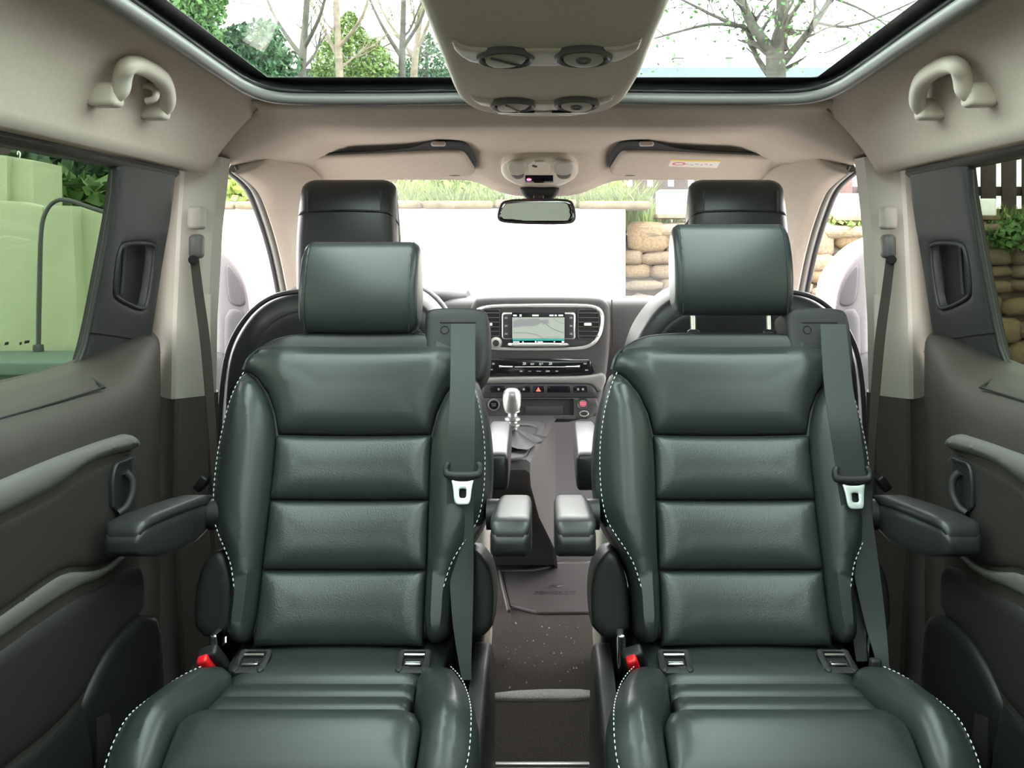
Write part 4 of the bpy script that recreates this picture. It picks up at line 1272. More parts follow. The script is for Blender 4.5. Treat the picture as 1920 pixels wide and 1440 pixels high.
S7 = Frame((0, 2.9570, 1.0), (1, 0, 0), (0, 0, 1))
SP('map_patch', [(962, 602), (975, 598), (1010, 597), (1018, 604), (1004, 611), (980, 612), (962, 614)], 'screen_map_grey', S7)
SP('map_patch', [(1014, 600), (1028, 599), (1030, 606), (1018, 609)], 'screen_map_grey', S7)


def sline(name, pts, w, m):
    tube(name, catmull([S7.hit(*q) for q in pts], 4), w, m, sc, sides=4)


sline('map_road', [(962, 624), (985, 624), (1003, 627), (1015, 632), (1017, 635)], 0.0009, 'screen_road')
sline('map_road', [(1024, 607), (1030, 612), (1042, 619), (1058, 624)], 0.0009, 'screen_road')
sline('map_road', [(1038, 597), (1046, 603), (1058, 607)], 0.0005, 'screen_road')
sline('map_road', [(1020, 635), (1030, 632), (1050, 633)], 0.0005, 'screen_road')
SP('teal_bar', rect(961, 635.5, 1058.5, 638.5), 'screen_teal', S7)
for x0, y0, x1, y1 in ((962, 590, 969, 593), (974, 589.5, 978, 593.5), (998, 590, 1010, 593), (1030, 590, 1038, 593), (1040, 590, 1044, 593), (1047, 590, 1056, 593), (962, 640, 974, 642.5), (979, 640, 982, 642.5), (1003, 639.5, 1006, 643), (1008, 640, 1018, 642.5), (1038, 640, 1041, 642), (1053, 639.5, 1058, 643)):
    SP('screen_text', rect(x0, y0, x1, y1), 'screen_text', S7)
S45 = Frame((0, 2.9605, 1.0), (1, 0, 0), (0, 0, 1))
for x in (949, 1071):
    for y in (596, 611, 626):
        pillow('touch_key', S45.px(rect(x - 2.5, y - 1.6, x + 2.5, y + 1.6)), S45, 'print_white', hu, h=0, r=0.01, depth=0.0004, n=0)
lathe('volume_knob', [(0.0, 0.008), (0.012, 0.008), (0.014, 0.005), (0.0145, 0.0), (0.019, -0.001), (0.020, -0.006)], S4.hit(930, 643), (0, -1, 0), 'silver', ds, 24)
lathe('knob_centre', [(0.0, 0.0095), (0.010, 0.0095), (0.0115, 0.006)], S4.hit(930, 643), (0, -1, 0), 'plastic_dash_dark', ds, 20)
# climate panel
S8 = Frame((0, 2.966, 1.0), (1, 0, 0), (0, 0, 1))
cl = pillow('climate_panel', S8.px([(890, 676), (910, 673), (1102, 673), (1108, 678), (1114, 698), (1108, 703), (900, 704), (886, 698)]), S8, 'black_gloss', ds, h=0.002, r=0.004, depth=0.006, n=0)
S9 = Frame((0, 2.9632, 1.0), (1, 0, 0), (0, 0, 1))
CT = lambda b, x, y, s: text_mesh('climate_digits', b, s, S9, S9.px([(x, y)])[0], 'screen_text', cl, 0.0003)
CT('20', 983, 682, 0.0115)
CT('20', 1032, 682, 0.0115)
for x, y, w2, h2 in ((998, 682.5, 3.5, 1.8), (1013, 682.5, 2.0, 2.4), (1017, 681.5, 1.2, 2), (925, 682, 2.4, 1.8), (922, 693, 2, 1.2), (1097, 682, 3, 1.2), (1100, 694, 3, 1), (977, 696, 2.6, 1.2), (993, 696, 3, 0.7), (1010, 696, 4.5, 0.7), (1027, 696, 3.6, 1.4), (1044, 696, 2.6, 1.0)):
    pillow('panel_symbol', S9.px(rect(x - w2, y - h2, x + w2, y + h2)), S9, 'print_white', cl, h=0, r=0.01, depth=0.0003, n=0)
tube('slider_track', [S9.hit(965, 688), S9.hit(1061, 688)], 0.0012, 'silver', cl, sides=6)
for x0, x1 in ((936, 961), (1087, 1061)):
    tube('slider', [S9.hit(x0, 687.5), S9.hit((x0 * 3 + x1) / 4, 687.5), S9.hit(x1, 688)], [0.0055, 0.003, 0.003], 'chrome', cl, sides=10)
# pale trim band and switch row
S10 = Frame((0, 2.962, 1.0), (1, 0, 0), (0, 0, 1))
pillow('trim_band', S10.px([(872, 715), (905, 708), (960, 706), (1070, 706), (1112, 703), (1132, 698), (1138, 710), (1128, 733), (1120, 735), (1113, 722), (1100, 719), (915, 719), (905, 722), (898, 735), (878, 735)]), S10, 'plastic_grey', ds, h=0.010, r=0.008, depth=0.015, n=1, res=0.008)
S11 = Frame((0, 2.960, 1.0), (1, 0, 0), (0, 0, 1))
sw = pillow('switch_row', S11.px([(905, 722), (912, 720), (1108, 720), (1116, 726), (1120, 744), (900, 745)]), S11, 'plastic_dash_dark', ds, h=0.004, r=0.006, depth=0.02, n=0)
S12 = Frame((0, 2.9555, 1.0), (1, 0, 0), (0, 0, 1))
for x0, x1 in ((919, 948), (972, 995), (998, 1021), (1025, 1070), (1075, 1102)):
    pillow('switch', S12.px(rrect(x0, 724, x1, 736, 2, 2)), S12, 'black_gloss', sw, h=0.001, r=0.002, depth=0.002, n=0)
mat('hazard_red', (0.8, 0.12, 0.08), 0.4, emit=(1.0, 0.18, 0.10), estr=0.03)
S13 = Frame((0, 2.9540, 1.0), (1, 0, 0), (0, 0, 1))
pillow('hazard_symbol', S13.px([(1005, 734), (1014, 734), (1009.5, 725.5)]), S13, 'hazard_red', sw, h=0, r=0.01, depth=0.0003, n=0)
for x, y in ((935, 730), (982, 730), (1084, 730), (1093, 730)):
    pillow('switch_symbol', S13.px(rect(x - 2, y - 2, x + 2, y + 2)), S13, 'print_white', sw, h=0, r=0.01, depth=0.0003, n=0)
# cubby, start button, socket
cb = pillow('cubby_surround', S11.px([(902, 746), (1120, 746), (1121, 760), (1112, 780), (1100, 786), (910, 786)]), S11, 'plastic_dash', ds, h=0.003, r=0.004, depth=0.02, n=0, hole=S11.px(rect(958, 748, 1076, 779)))
pillow('cubby_back', S11.px(rect(956, 747, 1078, 780)), Frame((0, 2.9705, 1.0), (1, 0, 0), (0, 0, 1)), 'black_void', ds, h=0, r=0.01, depth=0.002, n=0)
rbox('cubby_shelf', W(1017, 780, 3.0), (0.215, 0.09, 0.006), 0.001, 'plastic_dash_dark', ds)
pillow('cubby_tray', S11.px(rect(985, 762, 1056, 778)), Frame((0, 2.9675, 1.0), (1, 0, 0), (0, 0, 1)), 'plastic_dash_dark', ds, h=0.002, r=0.004, depth=0.004, n=0)
c = S13.hit(926, 759)
lathe('start_button', [(0.0, 0.004), (0.013, 0.004), (0.0145, 0.002)], c, (0, -1, 0), 'black_gloss', ds, 24)
lathe('button_ring', [(0.015, 0.001), (0.0155, 0.005), (0.018, 0.005), (0.020, 0.0), (0.020, -0.006), (0.015, -0.006)], c, (0, -1, 0), 'knob_satin', ds, 28)
S14 = Frame((0, 2.9498, 1.0), (1, 0, 0), (0, 0, 1))
for i, tx in enumerate(('START', 'STOP')):
    text_mesh('button_print', tx, 0.006, S14, S14.px([(926, 757.3 + i * 3.6)])[0], 'print_white', ds, 0.0002)
c = S13.hit(1093, 757)
lathe('power_socket', [(0.0, 0.003), (0.010, 0.003), (0.014, 0.001), (0.018, 0.003), (0.019, -0.005)], c, (0, -1, 0), 'plastic_black', ds, 24)
mat('socket_red', (0.65, 0.06, 0.12), 0.4)
pillow('socket_symbol', S14.px(rect(1087, 753, 1099, 761)), S14, 'socket_red', ds, h=0, r=0.01, depth=0.0003, n=0)
S15 = Frame((0, 2.9492, 1.0), (1, 0, 0), (0, 0, 1))
for y in (751.5, 755, 759.5, 762.5):
    pillow('socket_print', S15.px(rect(1089, y - 0.6, 1097, y + 0.6)), S15, 'print_white', ds, h=0, r=0.01, depth=0.0003, n=0)
tube('key_ring', [S13.hit(1095 + 8 * math.cos(a / 10 * math.pi), 775 + 5 * math.sin(a / 10 * math.pi)) + Vector((0, -0.006, 0)) for a in range(20)], 0.0018, 'silver', ds, sides=6, closed=True)

# ------------------------------------------------------------------ centre console and gear lever
gc = thing('gear_console', 'grey floor console with manual gear lever below the dashboard', 'console', (-0.08, 2.9, 0))
top = [(2.95, 0.612), (2.80, 0.585), (2.66, 0.562), (2.615, 0.548), (2.605, 0.52), (2.62, 0.48), (2.72, 0.36), (2.95, 0.18), (3.20, 0.04), (3.32, 0.0)]
rings = []
for x, xf in ((-0.215, 0), (-0.21, 0), (-0.07, 0), (-0.035, 0.35), (-0.012, 0.75), (0.0, 1.0)):
    ring = []
    for y, z in top:
        k = (y - 2.61) / 0.34
        sh = 0.045 * max(0, min(1.2, k)) + 0.0 if x > -0.06 else 0
        ring.append(Vector((x + sh - 0.036 * (1 if x > -0.06 else 0) * (1 - min(1, max(0, k))), y, z - (0.010 if xf == 1 else 0))))
    ring += [Vector((ring[-1].x, 3.36, 0.0)), Vector((ring[0].x + 0.0, 3.34, 0.58)), Vector((ring[0].x, 3.04, 0.605))]
    rings.append(ring)
loft('console_body', rings, 'plastic_dash', gc, ang=35)
GT = Frame((0, 2.95, 0.614), (1, 0, 0), (0, 0.33, 0.062))
pillow('gaiter_frame', GT.px([(902, 792), (1000, 790), (1022, 794), (1022, 804), (1000, 835), (985, 858), (955, 864), (902, 862)]), GT, 'plastic_dash', gc, h=0.006, r=0.008, depth=0.004, n=1, res=0.01, hole=GT.px([(912, 800), (990, 798), (1008, 803), (1005, 812), (985, 840), (968, 852), (912, 852)]))
# leather gaiter: a folded cone
gb = GT.hit(955, 826)
gt_ = W(960, 798, 2.74)
rings = []
for k in range(7):
    t = k / 6
    c = gb.lerp(gt_, t)
    r0 = 0.085 * (1 - t) ** 1.6 + 0.016
    ring = []
    for j in range(24):
        a = 2 * math.pi * j / 24
        fold = 1 + 0.16 * math.sin(5 * a + 2 * t) * (1 - t) + 0.06 * math.sin(9 * a)
        ring.append(c + Vector((math.cos(a) * r0 * fold, math.sin(a) * r0 * fold * 1.1, 0.004 * math.sin(7 * a + 3 * t))))
    rings.append(ring)
loft('gear_gaiter', rings, 'plastic_dash_dark', gc, ang=60)
kb = W(961, 800, 2.73)
lathe('gear_shaft', [(0.014, -0.01), (0.016, 0.0), (0.022, 0.003), (0.022, 0.007), (0.015, 0.011), (0.015, 0.016), (0.023, 0.020), (0.023, 0.026), (0.014, 0.031), (0.014, 0.040), (0.022, 0.044), (0.022, 0.050), (0.013, 0.054)], kb, (0, 0.05, 1), 'knob_satin', gc, 24)
kt = W(960, 773, 2.73)
lathe('gear_knob', [(0.0, 0.0), (0.017, 0.0), (0.022, 0.006), (0.0265, 0.022), (0.0275, 0.040), (0.027, 0.054), (0.024, 0.064), (0.016, 0.071), (0.0, 0.074)], kt, (0, -0.05, 1), 'knob_satin', gc, 28)

# ------------------------------------------------------------------ steering wheel
sw_ = thing('steering_wheel', 'black leather steering wheel behind the driver seat', 'steering wheel', (-0.46, 2.86, 0.85))
SWF = Frame((-0.47, 2.84, 0.87), (1, 0, 0), (0, 0.42, 1))
tube('wheel_rim', [SWF.to(a, b) for a, b in ell(0, 0, 0.185, 0.185, 40)], 0.016, 'leather_back', sw_, sides=10, closed=True)
pillow('wheel_hub', ell(0, -0.01, 0.075, 0.06, 20), SWF, 'plastic_dash_dark', sw_, h=0.02, r=0.03, depth=0.03, n=0)
for a, b in ((-0.18, 0.0), (0.18, 0.0), (0.0, -0.18)):
    tube('spoke', [SWF.to(a * 0.3, b * 0.3 - 0.01, 0.0), SWF.to(a, b, 0.0)], 0.014, 'silver', sw_, sides=8, flat=0.6)
tube('wheel_column', [SWF.to(0, -0.01, -0.02), SWF.to(0, -0.02, -0.2)], 0.04, 'plastic_dash_dark', sw_, sides=14)

# ------------------------------------------------------------------ floor mat with embossed badge
fm = thing('floor_mat', 'dark rubber floor mat with embossed lion badge between the front seats', 'mat', (0, 3.0, 0))
FM = Frame((0, 0, 0.006), (1, 0, 0), (0, 1, 0))
pts = [ZW(a, b, 0.006) for a, b in ((957, 1150), (945, 1100), (938, 1070), (1000, 1068), (1028, 1062), (1045, 1054), (1090, 1055), (1130, 1048), (1160, 1052), (1160, 1148))]
pillow('mat_sheet', [(p.x, p.y) for p in pts], FM, 'mat_rubber', fm, h=0.006, r=0.008, depth=0.004, n=1, res=0.015)
q = [(p.x, p.y, 0.012) for p in [ZW(a, b, 0.012) for a, b in ((954, 1146), (943, 1100), (937, 1071), (1000, 1070), (1028, 1064), (1045, 1056), (1090, 1057), (1130, 1050))]]
tube('raised_rim', q, 0.006, 'mat_rubber', fm, sides=8)
FT = Frame((0, 0, 0.0125), (1, 0, 0), (0, 1, 0))
mat('mat_emboss', (0.022, 0.020, 0.021), 0.45)
b0 = ZW(1041, 1112, 0.012)
text_mesh('badge_lettering', 'PEUGEOT', 0.040, FT, (b0.x, b0.y), 'mat_emboss', fm, 0.0005, sx=0.80)
lion = [(-0.034, 0.020), (-0.020, 0.026), (-0.010, 0.046), (0.004, 0.040), (0.020, 0.050), (0.034, 0.040), (0.020, 0.036), (0.010, 0.024), (0.026, 0.012), (0.018, 0.008), (0.0, 0.020), (-0.012, 0.008), (-0.020, 0.010), (-0.012, 0.022), (-0.030, 0.014)]
pillow('badge_lion', [(b0.x + a, b0.y + 0.03 + b) for a, b in lion], FT, 'mat_emboss', fm, h=0.001, r=0.003, depth=0.001, n=0)
# ------------------------------------------------------------------ outside: walls, fence, plants, houses
rnd = random.Random(11)
mat('ground', (0.31, 0.295, 0.27), 0.9, bump=0.5, bscale=60, var=0.2, vscale=3)
mat('render_white', (0.80, 0.80, 0.79), 0.8, bump=0.3, bscale=150, var=0.03)
mat('stone_a', (0.105, 0.072, 0.038), 0.85, bump=0.8, bscale=40, var=0.35, vscale=14)
mat('stone_b', (0.088, 0.064, 0.040), 0.85, bump=0.8, bscale=40, var=0.35, vscale=14)
mat('stone_c', (0.125, 0.096, 0.060), 0.85, bump=0.8, bscale=40, var=0.35, vscale=14)
mat('mortar', (0.06, 0.048, 0.034), 0.95, bump=0.8, bscale=60, var=0.3, vscale=20)
mat('fence_wood', (0.040, 0.027, 0.024), 0.75, bump=0.5, bscale=90, var=0.3, vscale=9)
mat('fence_red', (0.085, 0.052, 0.046), 0.75, bump=0.5, bscale=90, var=0.25, vscale=9)
mat('leaf_lime', (0.13, 0.18, 0.035), 0.6)
mat('leaf_green', (0.07, 0.15, 0.035), 0.6)
mat('leaf_dark', (0.035, 0.09, 0.035), 0.6)
mat('leaf_conifer', (0.13, 0.19, 0.045), 0.7)
mat('grass_blade', (0.12, 0.17, 0.04), 0.7)
mat('bark', (0.075, 0.065, 0.055), 0.9, bump=0.8, bscale=50, var=0.3, vscale=12)
mat('bark_pale', (0.22, 0.17, 0.13), 0.9, bump=0.6, bscale=50, var=0.3, vscale=12)
mat('house_wall', (0.16, 0.19, 0.21), 0.8, var=0.1)
mat('house_roof', (0.20, 0.17, 0.16), 0.8, bump=0.6, bscale=30, var=0.2, vscale=8)
mat('chimney', (0.25, 0.24, 0.22), 0.85, bump=0.5, bscale=40, var=0.2)
mat('panel_green', (0.42, 0.50, 0.33), 0.6, var=0.04)
mat('hose', (0.05, 0.06, 0.06), 0.5)
mat('reflection_green', (0.10, 0.16, 0.13), 0.7)

g = rbox('ground', (0, 6, -0.40), (60, 60, 0.10), 0, 'ground')
tag(g, 'grey gravel yard around the van', 'ground', kind='structure')

# white garden wall with a stone coping
gw = thing('garden_wall', 'white rendered garden wall with stone coping in front of the windscreen', 'wall', (-2, 6.1, -0.35))
rbox('rendered_face', (-2.35, 6.12, 0.54), (5.80, 0.24, 1.78), 0.01, 'render_white', gw)
base_me = None
x = -5.2
k = 0
while x < 0.52:
    wd_ = rnd.uniform(0.32, 0.55)
    rbox('coping_stone', (x + wd_ / 2, 6.10 + rnd.uniform(-0.01, 0.01), 1.455 + rnd.uniform(-0.008, 0.008)), (wd_ - 0.015, 0.34, 0.05), 0.012, 'stone_c', gw, segs=1)
    x += wd_


def stone_mesh(seed, m):
    r = random.Random(seed)
    bm = bmesh.new()
    bmesh.ops.create_cube(bm, size=1)
    for v in bm.verts:
        v.co += Vector((r.uniform(-0.15, 0.15), r.uniform(-0.10, 0.10), r.uniform(-0.16, 0.16)))
    bmesh.ops.bevel(bm, geom=list(bm.edges), offset=0.20, segments=1, affect='EDGES', clamp_overlap=True)
    me = bpy.data.meshes.new('stone')
    bm.to_mesh(me)
    bm.free()
    me.materials.append(MATS[m])
    me.shade_smooth()
    return me


SM = [stone_mesh(i, ('stone_a', 'stone_b', 'stone_c')[i % 3]) for i in range(9)]
sw2 = thing('stone_wall', 'rough yellow rubble stone wall to the right of the white wall', 'wall', (2.5, 6.3, -0.35))
rbox('mortar_bed', (2.62, 6.42, 0.43), (4.15, 0.30, 1.56), 0.01, 'mortar', sw2)


def put_stone(x, y, z, sx, sy, sz, parent, i):
    o = bpy.data.objects.new('stone', SM[i % 9])
    o.location = (x, y, z)
    o.scale = (sx, sy, sz)
    o.rotation_euler = (0, rnd.uniform(-0.09, 0.09), rnd.uniform(-0.05, 0.05))
    COL.objects.link(o)
    lo, sc_, ro = o.location.copy(), o.scale.copy(), o.rotation_euler.copy()
    o.parent = parent
    o.matrix_parent_inverse = Matrix.Translation(-parent.location)


z = 0.05
i = 0
while z < 1.24:
    hh = rnd.uniform(0.08, 0.20)
    x = 0.56 + rnd.uniform(-0.02, 0.05)
    while x < 4.6:
        ww = rnd.uniform(0.10, 0.36)
        h2 = hh * rnd.uniform(0.80, 1.22)
        put_stone(x + ww / 2, 6.27 + rnd.uniform(-0.02, 0.02), z + hh / 2 + 0.02 * math.sin(x * 2.3 + z * 7), ww * 1.02, 0.16, h2 * 0.97, sw2, rnd.randrange(9))
        i += 1
        x += ww
    z += hh
x = 0.58
while x < 4.6:
    ww = rnd.uniform(0.3, 0.55)
    put_stone(x + ww / 2, 6.32, 1.29 + rnd.uniform(-0.015, 0.02), ww * 0.98, 0.34, 0.10, sw2, 2)
    x += ww


# foliage helpers ----------------------------------------------------------
def leaf_cards(name, pts, m, parent, size, seed=1, drop=0.3):
    r = random.Random(seed)
    V, Fc = [], []
    for p in pts:
        s = size * r.uniform(0.6, 1.3)
        n = Vector((r.gauss(0, 1), r.gauss(0, 1), r.gauss(0, 0.7))).normalized()
        a = n.orthogonal().normalized()
        a = (a * math.cos(r.uniform(0, 6.28)) + n.cross(a) * math.sin(r.uniform(0, 6.28))).normalized()
        b = n.cross(a)
        k = len(V)
        V += [p - a * s * 0.5, p + b * s * 0.32 - n * s * 0.06, p + a * s * 0.6, p - b * s * 0.32 - n * s * 0.06]
        Fc.append((k, k + 1, k + 2, k + 3))
    return new_obj(name, V, Fc, m, parent, 0, 'stuff')


def grass_strip(name, x0, x1, y0, y1, zf, hmin, hmax, n, m, label, seed):
    r = random.Random(seed)
    V, Fc = [], []
    for _ in range(n):
        x, y = r.uniform(x0, x1), r.uniform(y0, y1)
        z = zf(x)
        h = r.uniform(hmin, hmax)
        a = r.uniform(0, 6.28)
        w = r.uniform(0.003, 0.008)
        lx, ly = r.gauss(0, 0.35) * h, r.gauss(0, 0.35) * h
        d = Vector((math.cos(a), math.sin(a), 0)) * w
        b = Vector((x, y, z))
        m1 = b + Vector((lx * 0.4, ly * 0.4, h * 0.6))
        t = b + Vector((lx, ly, h))
        k = len(V)
        V += [b - d, b + d, m1 + d * 0.7, m1 - d * 0.7, t]
        Fc += [(k, k + 1, k + 2, k + 3), (k + 3, k + 2, k + 4)]
    o = new_obj(name, V, Fc, m, None, 0, 'stuff')
    tag(o, label, 'grass')
    return o


def soil(x):
    return 1.46 if x < 0.6 else 1.30


bank = rbox('planting_bank', (0, 7.5, 0.45), (16, 2.2, 1.62), 0.02, 'mortar')
tag(bank, 'raised earth bank behind the garden walls', 'ground', kind='structure')
grass_strip('long_grass', -1.1, 0.75, 6.25, 6.75, lambda x: 1.28, 0.20, 0.42, 2600, 'grass_blade', 'long yellow-green grass along the top of the white wall', 3)
grass_strip('wild_grass', 0.75, 4.6, 6.35, 6.9, lambda x: 1.26, 0.06, 0.26, 4200, 'grass_blade', 'patchy grass on top of the stone wall', 4)


def shrub(name, label, c, rad, n, m, size, seed, cat='shrub'):
    r = random.Random(seed)
    t = thing(name, label, cat, (c[0], c[1], c[2] - rad[2]))
    pts = []
    for _ in range(n):
        v = Vector((r.gauss(0, 1), r.gauss(0, 1), r.gauss(0, 1))).normalized() * (r.random() ** 0.4)
        lump = 1 + 0.25 * math.sin(5 * v.x + seed) * math.cos(4 * v.z)
        pts.append(Vector((c[0] + v.x * rad[0] * lump, c[1] + v.y * rad[1] * lump, c[2] + v.z * rad[2] * lump)))
    leaf_cards('foliage', pts, m, t, size, seed)
    for i in range(5):
        a = pts[r.randrange(n)]
        tube('stem', [(c[0] + (i - 2) * 0.03, c[1], c[2] - rad[2]), ((c[0] + a.x) / 2, (c[1] + a.y) / 2, (c[2] + a.z) / 2 - 0.05), a], [0.012, 0.008, 0.003], 'bark', t, sides=5)
    return t


shrub('lime_shrub', 'yellow-green shrub above the white wall left of the mirror', W(850, 358, 6.9), (0.42, 0.3, 0.22), 900, 'leaf_lime', 0.07, 5)
shrub('lime_shrub', 'small leafy shrub on the white wall, right beside the mirror', W(1110, 352, 6.9), (0.34, 0.25, 0.16), 600, 'leaf_lime', 0.05, 6)
shrub('climbing_plant', 'large-leaved lime plant over the white wall at the left door', W(437, 345, 6.5), (0.16, 0.2, 0.15), 130, 'leaf_lime', 0.11, 8)
shrub('green_tuft', 'green tuft growing from the stone wall beside the right door', W(1585, 425, 6.28), (0.16, 0.12, 0.10), 300, 'grass_blade', 0.06, 9)
shrub('green_tuft', 'green plant hanging on the stone wall in the right sliding window', W(1893, 440, 6.2), (0.22, 0.12, 0.12), 420, 'leaf_green', 0.06, 10)

# white blocks on the stone wall
for px, py, d, w2, h2, lb in ((1266, 380, 6.30, 0.25, 0.17, 'white stone block on the wall beside the right front head restraint'), (1587, 386, 6.30, 0.19, 0.16, 'white stone block on the wall seen over the right front door'), (1841, 390, 6.30, 0.11, 0.12, 'pale block on the stone wall at the edge of the right sliding window')):
    c = W(px, py, d)
    t = thing('wall_block', lb, 'block', (c.x, c.y, c.z - h2 / 2))
    rbox('block_body', c, (w2, 0.2, h2), 0.012, 'render_white', t)
    rbox('block_base', c - Vector((0, 0, h2 / 2 + 0.012)), (w2 + 0.03, 0.24, 0.03), 0.006, 'stone_c', t)

# timber fence: boards and rails
fn = thing('timber_fence', 'dark timber fence of upright boards with gaps above the stone wall', 'fence', (2.4, 7.3, 1.25))
x = 0.62
me_board = None
while x < 5.2:
    b = rbox('board', (x, 7.30, 1.80), (0.115 * rnd.uniform(0.95, 1.05), 0.022, 1.12 + rnd.uniform(-0.03, 0.03)), 0.003, 'fence_wood' if not 2.15 < x < 2.75 else 'fence_red', fn, segs=1)
    x += 0.165
for zz in (1.45, 1.63, 2.1):
    rbox('rail', (2.9, 7.33, zz), (4.7, 0.03, 0.075), 0.004, 'fence_wood', fn, segs=1)
fn2 = thing('board_fence', 'reddish closed board fence behind the white wall on the left', 'fence', (-2.4, 7.3, 1.25))
for k in range(5):
    rbox('plank', (-2.45, 7.30 + 0.004 * (k % 2), 1.42 + k * 0.185), (3.3, 0.025, 0.178), 0.004, 'fence_red', fn2, segs=1)
for k in range(4):
    rbox('fence_post', (-4.0 + k * 1.03, 7.36, 1.75), (0.09, 0.09, 1.1), 0.006, 'fence_wood', fn2, segs=1)

# ------------------------------------------------------------------ trees
def limbs(paths, sides=6):
    V, Fc = [], []
    for path, r0, r1 in paths:
        n = len(path)
        prev = None
        base = len(V)
        for i, p in enumerate(path):
            a, b = path[max(0, i - 1)], path[min(n - 1, i + 1)]
            t = (b - a).normalized()
            nm = t.orthogonal().normalized() if prev is None else (prev - prev.dot(t) * t).normalized()
            prev = nm
            bi = t.cross(nm)
            rr = r0 + (r1 - r0) * i / (n - 1)
            for k in range(sides):
                an = 6.2832 * k / sides
                V.append(p + nm * math.cos(an) * rr + bi * math.sin(an) * rr)
        for i in range(n - 1):
            for k in range(sides):
                a = base + i * sides + k
                b = base + i * sides + (k + 1) % sides
                Fc.append((a, b, b + sides, a + sides))
    return V, Fc


def twigs(r, start, direc, length, rad, depth, out, tips, kids=3):
    path = [start]
    d = direc.normalized()
    p = start
    seg = 5
    for i in range(seg):
        d = (d + Vector((r.gauss(0, 0.16), r.gauss(0, 0.16), r.gauss(0.03, 0.14)))).normalized()
        p = p + d * length / seg
        path.append(p)
    out.append((path, rad, rad * 0.45))
    tips.append(path[-1])
    tips.append(path[3])
    if depth > 0:
        for k in range(kids):
            j = r.randrange(1, seg + 1)
            nd = (d + Vector((r.gauss(0, 0.7), r.gauss(0, 0.5), r.gauss(0.1, 0.5)))).normalized()
            twigs(r, path[j], nd, length * r.uniform(0.5, 0.8), rad * 0.55, depth - 1, out, tips, kids)


def tree(name, label, d, limb_px, bark, seed, leaf=None, leafsize=0.05, tl=0.7, kids=3, depth=2, every=2, lt=1):
    r = random.Random(seed)
    main, tw, tips = [], [], []
    for pts, r0, r1 in limb_px:
        path = catmull([W(a, b, d + e) for a, b, e in pts], 4)
        main.append((path, r0, r1))
        for j in range(2, len(path), every):
            if path[j].z < 2.8:
                continue
            dv = (path[j] - path[j - 1]).normalized() + Vector((r.gauss(0, 0.8), r.gauss(0, 0.6), r.gauss(0.1, 0.5)))
            twigs(r, path[j], dv, tl * r.uniform(0.6, 1.2), r1 * 0.7, depth, tw, tips, kids)
    t = thing(name, label, 'tree', (main[0][0][0].x, main[0][0][0].y, main[0][0][0].z))
    V, Fc = limbs(main[:1], 10)
    new_obj('trunk', V, Fc, bark, t, 60)
    if len(main) > 1:
        for mm_ in main[1:]:
            V, Fc = limbs([mm_], 8)
            new_obj('limb', V, Fc, bark, t, 60)
    V, Fc = limbs(tw, 4)
    new_obj('twigs', V, Fc, bark, t, 60, 'stuff')
    if leaf:
        pts = []
        for p in tips:
            for _ in range(lt):
                pts.append(p + Vector((r.gauss(0, 0.06), r.gauss(0, 0.06), r.gauss(0, 0.06))))
        leaf_cards('young_leaves', pts, leaf, t, leafsize, seed)
    return t


# the forked tree on the right
tree('forked_tree', 'forked bare tree with budding twigs above the fence, seen through the right roof glass', 9.5,
     [([(1460, 560, 0), (1458, 300, 0), (1455, 140, 0), (1453, 95, 0)], 0.115, 0.10),
      ([(1453, 100, 0), (1425, 68, 0), (1402, 30, 0.1), (1385, -20, 0.2), (1370, -80, 0.3)], 0.065, 0.035),
      ([(1463, 95, 0), (1466, 50, 0), (1466, 0, 0), (1464, -80, 0)], 0.075, 0.05),
      ([(1468, 118, 0), (1500, 80, -0.1), (1530, 40, -0.2), (1558, -5, -0.3), (1580, -60, -0.4)], 0.045, 0.022),
      ([(1440, 138, 0.1), (1418, 105, 0.2), (1400, 55, 0.2), (1380, 48, 0.2), (1330, 46, 0.3), (1270, 60, 0.3), (1228, 72, 0.3)], 0.035, 0.010),
      ([(1395, 52, 0.2), (1340, 30, 0.3), (1290, 5, 0.4), (1240, -20, 0.5)], 0.022, 0.010),
      ([(1530, 42, -0.2), (1580, 50, -0.3), (1640, 35, -0.4), (1720, 0, -0.6)], 0.018, 0.008),
      ([(1558, -5, -0.3), (1620, 20, -0.5), (1680, 60, -0.7)], 0.015, 0.006),
      ([(1590, 80, -0.2), (1550, 98, -0.2), (1530, 97, -0.2)], 0.008, 0.004)], 'bark', 21, 'leaf_green', 0.05, 0.55, 2, 2, 2, 1)
# slender trees on the left
for i, (px, sp, bk, lb) in enumerate(((560, 20, 'bark', 'slender bare tree at the left of the left roof glass'), (640, -12, 'bark_pale', 'pale bare tree between the two conifers'), (752, 6, 'bark', 'twin-stemmed bare tree beside the overhead console'), (768, 30, 'bark_pale', 'pale leaning birch next to the overhead console'))):
    tree('bare_tree', lb, 11.0 + i * 0.8, [([(px, 520, 0), (px + 2, 300, 0), (px + sp * 0.3, 130, 0), (px + sp * 0.6, 50, 0), (px + sp, -60, 0)], 0.07, 0.03), ([(px + sp * 0.4, 110, 0), (px - 40, 40, 0.2), (px - 75, -40, 0.4)], 0.03, 0.012), ([(px + sp * 0.5, 90, 0), (px + 40, 30, -0.2), (px + 60, -50, -0.3)], 0.03, 0.012)], bk, 31 + i, 'leaf_lime' if i > 1 else None, 0.05, 0.7, 3, 2, 3, 1)


